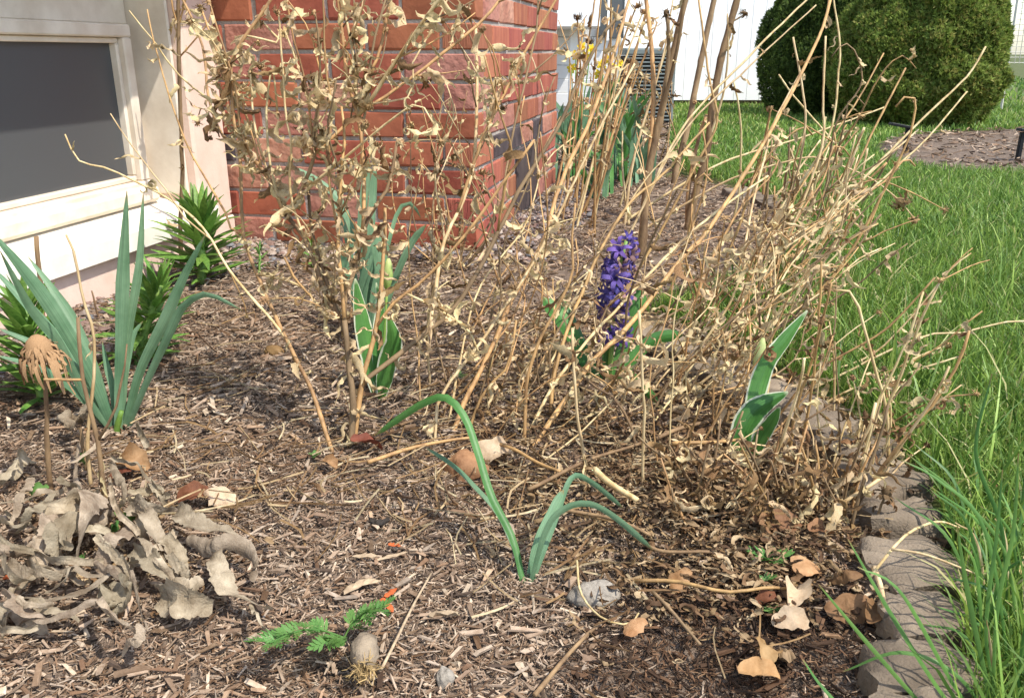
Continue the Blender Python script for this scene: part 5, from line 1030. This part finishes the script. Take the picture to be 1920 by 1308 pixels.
for a in (("big crinkled rust-brown leaf standing over the green seedling", 1452, 1008, 82, 62, "leaf_brown", .1), ("tan curled leaf beside the green seedling", 1512, 1090, 62, 60, "leaf_orange", 1.0), ("pinkish brown leaf beside the edging stones", 1580, 1096, 64, 30, "leaf_brown", -.2), ("orange tan leaf on the damp soil, upright one of a pair", 1438, 1243, 52, 50, "leaf_orange", 1.3), ("orange tan leaf lying on the damp soil under its pair", 1422, 1275, 76, 40, "leaf_orange", -.2),
          ("wide brown leaf against the scalloped stone", 1592, 1166, 92, 46, "leaf_brown", -.1), ("dark brown leaf pressed against the scalloped stone", 1636, 1178, 50, 46, "leaf_brown", .8), ("pale pinkish crumpled leaf on the damp soil", 1480, 1188, 70, 34, "leaf_tan", .1), ("small dark red leaf on the damp soil", 1437, 1152, 40, 18, "leaf_red", .1), ("pale twisted leaf beside the red leaf", 1480, 1140, 34, 50, "leaf_tan", 1.2),
          ("red-brown curled leaf at the foot of the branching plant", 688, 856, 60, 34, "leaf_red", .2), ("orange leaf resting on the grey crumpled rosette", 250, 880, 74, 34, "leaf_orange", -.2), ("red-brown torn leaf beside the grey rosette", 370, 948, 64, 40, "leaf_red", .5), ("pale tan torn leaf beside the grey rosette", 415, 950, 70, 46, "leaf_tan", -.3), ("large pinkish leaf under the bent strap leaf", 865, 888, 110, 44, "leaf_brown", -.3), ("pale pink curled leaf beside the bent strap leaf", 928, 872, 52, 50, "leaf_tan", .7),
          ("yellowish leaf scrap beside the green seedling", 1415, 1055, 40, 26, "leaf_tan", .3), ("tan curled leaf under the withered clump", 1272, 1105, 40, 40, "leaf_orange", 1.2), ("orange scrap leaf at the edge of the damp soil", 1190, 1188, 34, 40, "leaf_orange", 1.0), ("dark red fragment behind the orange rosette leaf", 228, 893, 46, 30, "leaf_red", .0), ("brown leaf caught under the pale dry stalks", 1530, 1020, 44, 34, "leaf_brown", .4),
          ("small orange leaf at the branching plant's root", 620, 892, 34, 18, "leaf_orange", -.5), ("brown leaf scrap lying in the long grass", 1860, 935, 60, 22, "leaf_brown", .0), ("tan leaf scrap tucked in the grass by the stones", 1850, 1055, 50, 22, "leaf_orange", -.2)):
    fallen(*a)
def chunk(name, label, cat, px, py, wpx, hpx, th, m, rz, group=None):
    import bmesh
    p = G(px, py); a = PXM(p[1], 0); lx, ly, n = wpx * a, hpx * a * 1.1, 9; t_ = np.linspace(-1, 1, n); tp = R.uniform(.2, .6); bw = R.normal(0, .1); v = []
    for i, x in enumerate(t_):                        # a split, bowed splinter with ragged ends
        e = max(.25, 1 - abs(x) ** 4 * (.75 if x > 0 else tp)); yo = bw * (1 - x * x) * lx
        for yy in (-1, -.3, .35, 1):
            v.append([x * lx / 2 + R.normal(0, lx * .03) * (abs(x) > .9), yy * ly / 2 * e + yo + R.normal(0, ly * .05), th * .45 * (1 - .7 * abs(yy)) * e + R.normal(0, th * .1) + .1 * lx * bw * (1 - x * x)])
        v.append([x * lx / 2, yo, -th * .3])
    q = []
    for i in range(n - 1):
        for k in range(5):
            k2 = (k + 1) % 5; q.append([i * 5 + k, (i + 1) * 5 + k, (i + 1) * 5 + k2, i * 5 + k2])
    o = obj(name, np_mesh(name, v, q), MATS[m]); o.location = (p[0], p[1], gh(p[0], p[1]) + .010); o.rotation_euler = (R.normal(0, .15), R.normal(0, .06), rz); tag(o, label, cat, group)
GW = "single wood chips on the mulch"
for lab, px, py, w, h, th, m, rz in (("orange painted wood chip beside the feathery seedling, upper piece", 733, 1122, 34, 10, .005, "chip_orange", .9), ("orange painted wood chip beside the feathery seedling, lower piece", 727, 1152, 44, 11, .005, "chip_orange", -1.0), ("small orange wood chip on the open mulch", 740, 1030, 24, 10, .004, "chip_orange", -.2), ("orange wood chip under the grey rosette leaves", 24, 1110, 20, 12, .006, "chip_orange", .5), ("bright orange chip inside the grey rosette", 264, 1062, 14, 30, .006, "chip_orange", 0),
                                     ("charred ribbed square wood chip", 712, 982, 38, 20, .008, "chip_black", .1), ("pale flat wood chip near the orange chip", 686, 1058, 44, 11, .006, "chip_pale", .15), ("long pale wood splinter near the orange chip", 736, 1050, 60, 8, .005, "chip_pale", .35), ("weathered grey wood block next to the tan leaf pair", 1470, 1240, 34, 44, .014, "stem_grey", .1), ("pale rounded wood chip beside the straw stick", 833, 1160, 56, 14, .008, "chip_pale", .1), ("large brown bark piece by the bent strap leaf", 775, 806, 60, 10, .006, "stem_brown", .5),
                                     ("long black wood splinter under the bent strap leaf", 745, 832, 60, 8, .006, "chip_black", .1), ("grey torn bark piece above the feathery seedling", 680, 1112, 70, 18, .008, "chip_pale", .5)):
    chunk("wood_chip", lab, "wood chip", px, py, w, h, th, m, rz, GW)
def stick(label, pts, w, m, z=.016):
    C = catmull([G(p[0], p[1], (p[2] if len(p) > 2 else z)) for p in pts], 12); C[:, 2] += gh(C[:, 0], C[:, 1]); b = C[0].copy(); r = w / 2 * PXM(C[:, 1].mean(), 0); v, q, t = tube(C - b, np.linspace(r, r * .7, 12), 6)
    o = obj("stick", np_mesh("stick", v, q, t, smooth=True), MATS[m]); o.location = b; tag(o, label, "stick", "loose sticks on the bed")
stick("pale straw stalk lying beside the grey seed pod", [(715, 1258), (760, 1165), (808, 1060)], 6, "chip_pale"); stick("straight brown twig on the open mulch beside the damp soil", [(1002, 1290), (1060, 1225), (1125, 1160)], 10, "stem_brown"); stick("grey twig pointing across the damp soil", [(1225, 1100), (1270, 1145), (1315, 1188)], 8, "stem_grey", .02)
stick("long curved dry stem lying before the withered clump", [(1190, 1075, .03), (1260, 1083, .03), (1360, 1108, .03), (1440, 1102, .03), (1480, 1104, .02), (1492, 1120, .015)], 8, "stem_orange"); stick("thin curled straw hoop beside the grey rock", [(1082, 1040, .03), (1090, 1100, .02), (1130, 1150, .015), (1180, 1160, .015), (1198, 1138, .02)], 5, "stem_pale"); stick("pale thick straw under the withered clump", [(1115, 880, .05), (1150, 910, .05), (1195, 945, .04)], 14, "stem_pale")
stick("dry bent straw lying over the striped edging stone", [(1630, 1085, .08), (1690, 1010, .11), (1740, 985, .11), (1800, 980, .07)], 5.5, "stem_pale"); stick("thin dry straw lying flat on the striped edging stone", [(1670, 1030, .105), (1740, 1042, .105), (1830, 1080, .08)], 5, "stem_pale"); stick("dead stem with a frayed end beside the edging stone", [(1640, 1060, .05), (1652, 1100, .05), (1658, 1140, .03)], 12, "stem_pale")
for lab, pts in (("fallen orange stalk lying flat before the leaning clump", [(990, 905), (1067, 878), (1129, 857), (1200, 836)]), ("fallen stalk reaching from the branching plant's foot", [(690, 872), (760, 848), (850, 820), (890, 815)]), ("fallen pale stalk beside the variegated tulip", [(1260, 842), (1330, 840), (1390, 825)]), ("fallen orange stalk pointing at the variegated tulip", [(1230, 830), (1300, 800), (1420, 745)]), ("fallen orange stalks' lowest piece near the tulip", [(1260, 770), (1320, 785), (1370, 795)]), ("dark fallen stalk under the leaning clump", [(900, 822), (960, 835), (1050, 880)]), ("fallen brown stalk crossing the low litter", [(1020, 930), (1120, 960), (1220, 1005)]), ("fallen thick stalk end near the withered clump", [(1190, 1005), (1240, 1030), (1330, 1040)])):
    stick(lab, [(p[0], p[1], .03) for p in pts], 8, random.choice(("stem_orange", "stem_brown")))
pd = Plant("seed_pod", "grey egg-shaped seed pod with a frizzy straw tuft on the open mulch", "seed pod", (690, 1272))
a = PXM(pd.Y, 0); z = np.linspace(0, 1, 10); r = 27 * a * np.sin(np.pi * (.08 + .84 * z)) ** .7; axis = np.array([.10, -.9, -.1])
C = np.array([-.004, .022, .030]) + np.outer((z) * 70 * a * 1.15, axis / np.linalg.norm(axis)); v, q, t = tube(C, r, 12); v += R.normal(0, .0008, v.shape)
body = obj("shell", np_mesh("shell", v, q, t, smooth=True), MATS["pod_grey"], pd.o); e = C[-1]; mb = MB()
for i in range(120):
    d = R.normal(0, 1, 3) + np.array([.2, -1.5, -.05]); d /= np.linalg.norm(d); d[2] = abs(d[2]) * .6 - .1; l = R.uniform(.008, .017); s_ = e + R.normal(0, .004, 3); v, q = ribbon(np.array([s_, s_ + d * l * .5, s_ + d * l + R.normal(0, .003, 3)]), np.array([.0006, .0006, .0002]), R.normal(0, 1, 3), 1); mb.add(v, q)
obj("tuft", mb.mesh("tuft"), MATS["fuzz"], pd.o)
def rock(label, px, py, wpx, hpx, hz, m="rock"):
    import bmesh
    p = G(px, py); a = PXM(p[1], 0); bm = bmesh.new(); bmesh.ops.create_icosphere(bm, subdivisions=3, radius=.5); ph = R.uniform(0, 6, 4)
    for v in bm.verts:
        k = 1 + .14 * math.sin(6 * v.co.x + ph[0]) * math.sin(7 * v.co.y + ph[1]) + .08 * math.sin(15 * v.co.x + 13 * v.co.z + ph[2]) + R.normal(0, .02); v.co = (v.co.x * k * wpx * a, v.co.y * k * hpx * a * 1.8, v.co.z * k * hz)
    me = bpy.data.meshes.new("rock"); bm.to_mesh(me); bm.free(); me.polygons.foreach_set("use_smooth", np.ones(len(me.polygons), bool)); o = obj("rock", me, MATS[m]); o.location = (p[0], p[1], gh(p[0], p[1]) + hz * .2); tag(o, label, "rock")
rock("lumpy pale grey rock half sunk at the edge of the damp soil", 1112, 1112, 100, 34, .03); rock("round dark grey pebble near the seed pod", 835, 1283, 34, 24, .02); rock("reddish-brown clod in the shaded mulch behind the iris", 515, 665, 36, 16, .025, "leaf_brown")

# ------------------------------------------------------------------ leaf litter and loose straw (uncountable)
def inst_mass(bases, pts, scs, cols, name, m):
    VV, QQ, CC, nv = [], [], [], 0
    for i, p in enumerate(pts):
        bv_, bq_ = bases[i % len(bases)]; v = (bv_ * scs[i]) @ rotm().T; v[:, 2] *= .45; v = v + p; VV.append(v); QQ.append(bq_ + nv); nv += len(v); CC.append(np.broadcast_to(cols[i], (len(v), 3)))
    o = obj(name, np_mesh(name, np.vstack(VV), np.vstack(QQ), None, np.vstack(CC), True), MATS[m], kind="stuff"); return o
bases = []
for m in CURLS:
    vv = np.zeros(len(m.vertices) * 3); m.vertices.foreach_get("co", vv); qq = np.zeros(len(m.loops), np.int32); m.loops.foreach_get("vertex_index", qq); vv = vv.reshape(-1, 3); bases.append((vv - vv.mean(0), qq.reshape(-1, 4)))
lp = []
def zone(n, cx, cy, sx, sy):
    k = 0
    while k < n:
        px, py = R.normal(cx, sx), R.normal(cy, sy)
        if py < 300: continue
        p = G(px, py); k += 1
        if bool(inpoly(np.array([p[0]]), np.array([p[1]]), BED)[0]) and not bool(in_house(np.array([p[0]]), np.array([p[1]]))[0]): lp.append([p[0], p[1], gh(p[0], p[1]) + R.uniform(.004, .024)])
zone(1700, 1380, 980, 130, 60); zone(900, 1160, 860, 150, 70); zone(350, 1400, 1110, 120, 40); zone(260, 700, 530, 90, 50); zone(260, 870, 500, 80, 40); zone(240, 1250, 640, 120, 60); zone(160, 200, 1010, 120, 60); zone(160, 1120, 480, 120, 60); zone(150, 1350, 420, 90, 30)
lp = np.array(lp); lc = np.array([lin(c) for c in ('a8906e', 'c4ae8a', '84694c', '664f3a', '98805e', '50402f')])[R.choice(6, len(lp), p=[.22, .14, .22, .17, .17, .08])] * R.uniform(.8, 1.15, (len(lp), 1))
o = inst_mass(bases, lp, R.uniform(.014, .042, len(lp)), lc, "leaf_litter", "litter"); tag(o, "crumpled brown dry leaf litter under the dead stalks", "leaf litter")
mb = MB(); sc3 = np.array([lin(c) for c in ('b8a27c', '9a7e58', '84694a', 'c8b894', '6a5440')])
for i in range(1500):
    px, py = (R.normal(1150, 230), R.normal(760, 170)) if i % 3 else (R.uniform(200, 1100), R.uniform(560, 1000))
    if py < 380 or py > 1320: continue
    p = G(px, py)
    if not bool(bedmask(np.array([p[0]]), np.array([p[1]]))[0]): continue
    L = R.uniform(.02, .10); a = R.uniform(0, 6.28); d = np.array([math.cos(a), math.sin(a), R.normal(0, .12)]); s_ = p + np.array([0, 0, gh(p[0], p[1]) + R.uniform(.008, .02)]); v, q, t = tube(catmull([s_, s_ + d * L * .5 + R.normal(0, L * .07, 3) * [1, 1, .3], s_ + d * L], 5), R.uniform(.0006, .0016), 3, False); mb.add(v, q, c=sc3[int(R.integers(0, 5))])
o = obj("loose_straw", mb.mesh("loose_straw"), MATS["litter"], kind="stuff"); tag(o, "thin broken straws scattered over the mulch", "straw")
# long lawn blades hanging over the stones
gp_ = Plant("long_grass_tuft", "tuft of long grass blades arching over the front edging stones", "grass tuft", (1850, 1290))
for pts, w in (([(1850, 1420), (1740, 1330), (1640, 1220), (1535, 1095)], 9), ([(1880, 1420), (1790, 1330), (1690, 1180), (1590, 1010)], 9), ([(1890, 1400), (1800, 1300), (1690, 1110), (1608, 1062)], 8), ([(1880, 1400), (1845, 1250), (1812, 1090), (1795, 985)], 11), ([(1890, 1380), (1850, 1200), (1870, 1000), (1880, 880)], 7), ([(1880, 1400), (1800, 1270), (1690, 1222), (1580, 1258)], 8),
               ([(1780, 1440), (1620, 1360), (1545, 1290), (1505, 1235)], 8), ([(1900, 1300), (1850, 1000), (1760, 900), (1690, 862)], 7), ([(1890, 1200), (1880, 1000), (1830, 850), (1860, 700)], 8), ([(1860, 1380), (1870, 1150), (1900, 1000), (1910, 850)], 8), ([(1905, 1250), (1890, 1050), (1800, 930), (1700, 850)], 6)):
    blade(gp_, pts, w, "long_blade", R.uniform(0, .06), roll=R.uniform(0, .7), fold=.4, across=2, prof='iris', Y0=G(*pts[0])[1], seg=24)
for i in range(34):
    x0, y0 = R.uniform(1835, 1930), R.uniform(1000, 1400); L = R.uniform(120, 330); le = R.normal(-.12, .35)
    blade(gp_, [(x0, y0), (x0 + le * L * .35, y0 - L * .6), (x0 + le * L, y0 - L * R.uniform(.7, 1))], R.uniform(4, 8), "long_blade" if i % 6 else "stem_pale", R.uniform(-.04, .1), roll=R.uniform(0, 1), fold=.4, across=2, prof='iris', Y0=G(x0, y0)[1], seg=16)
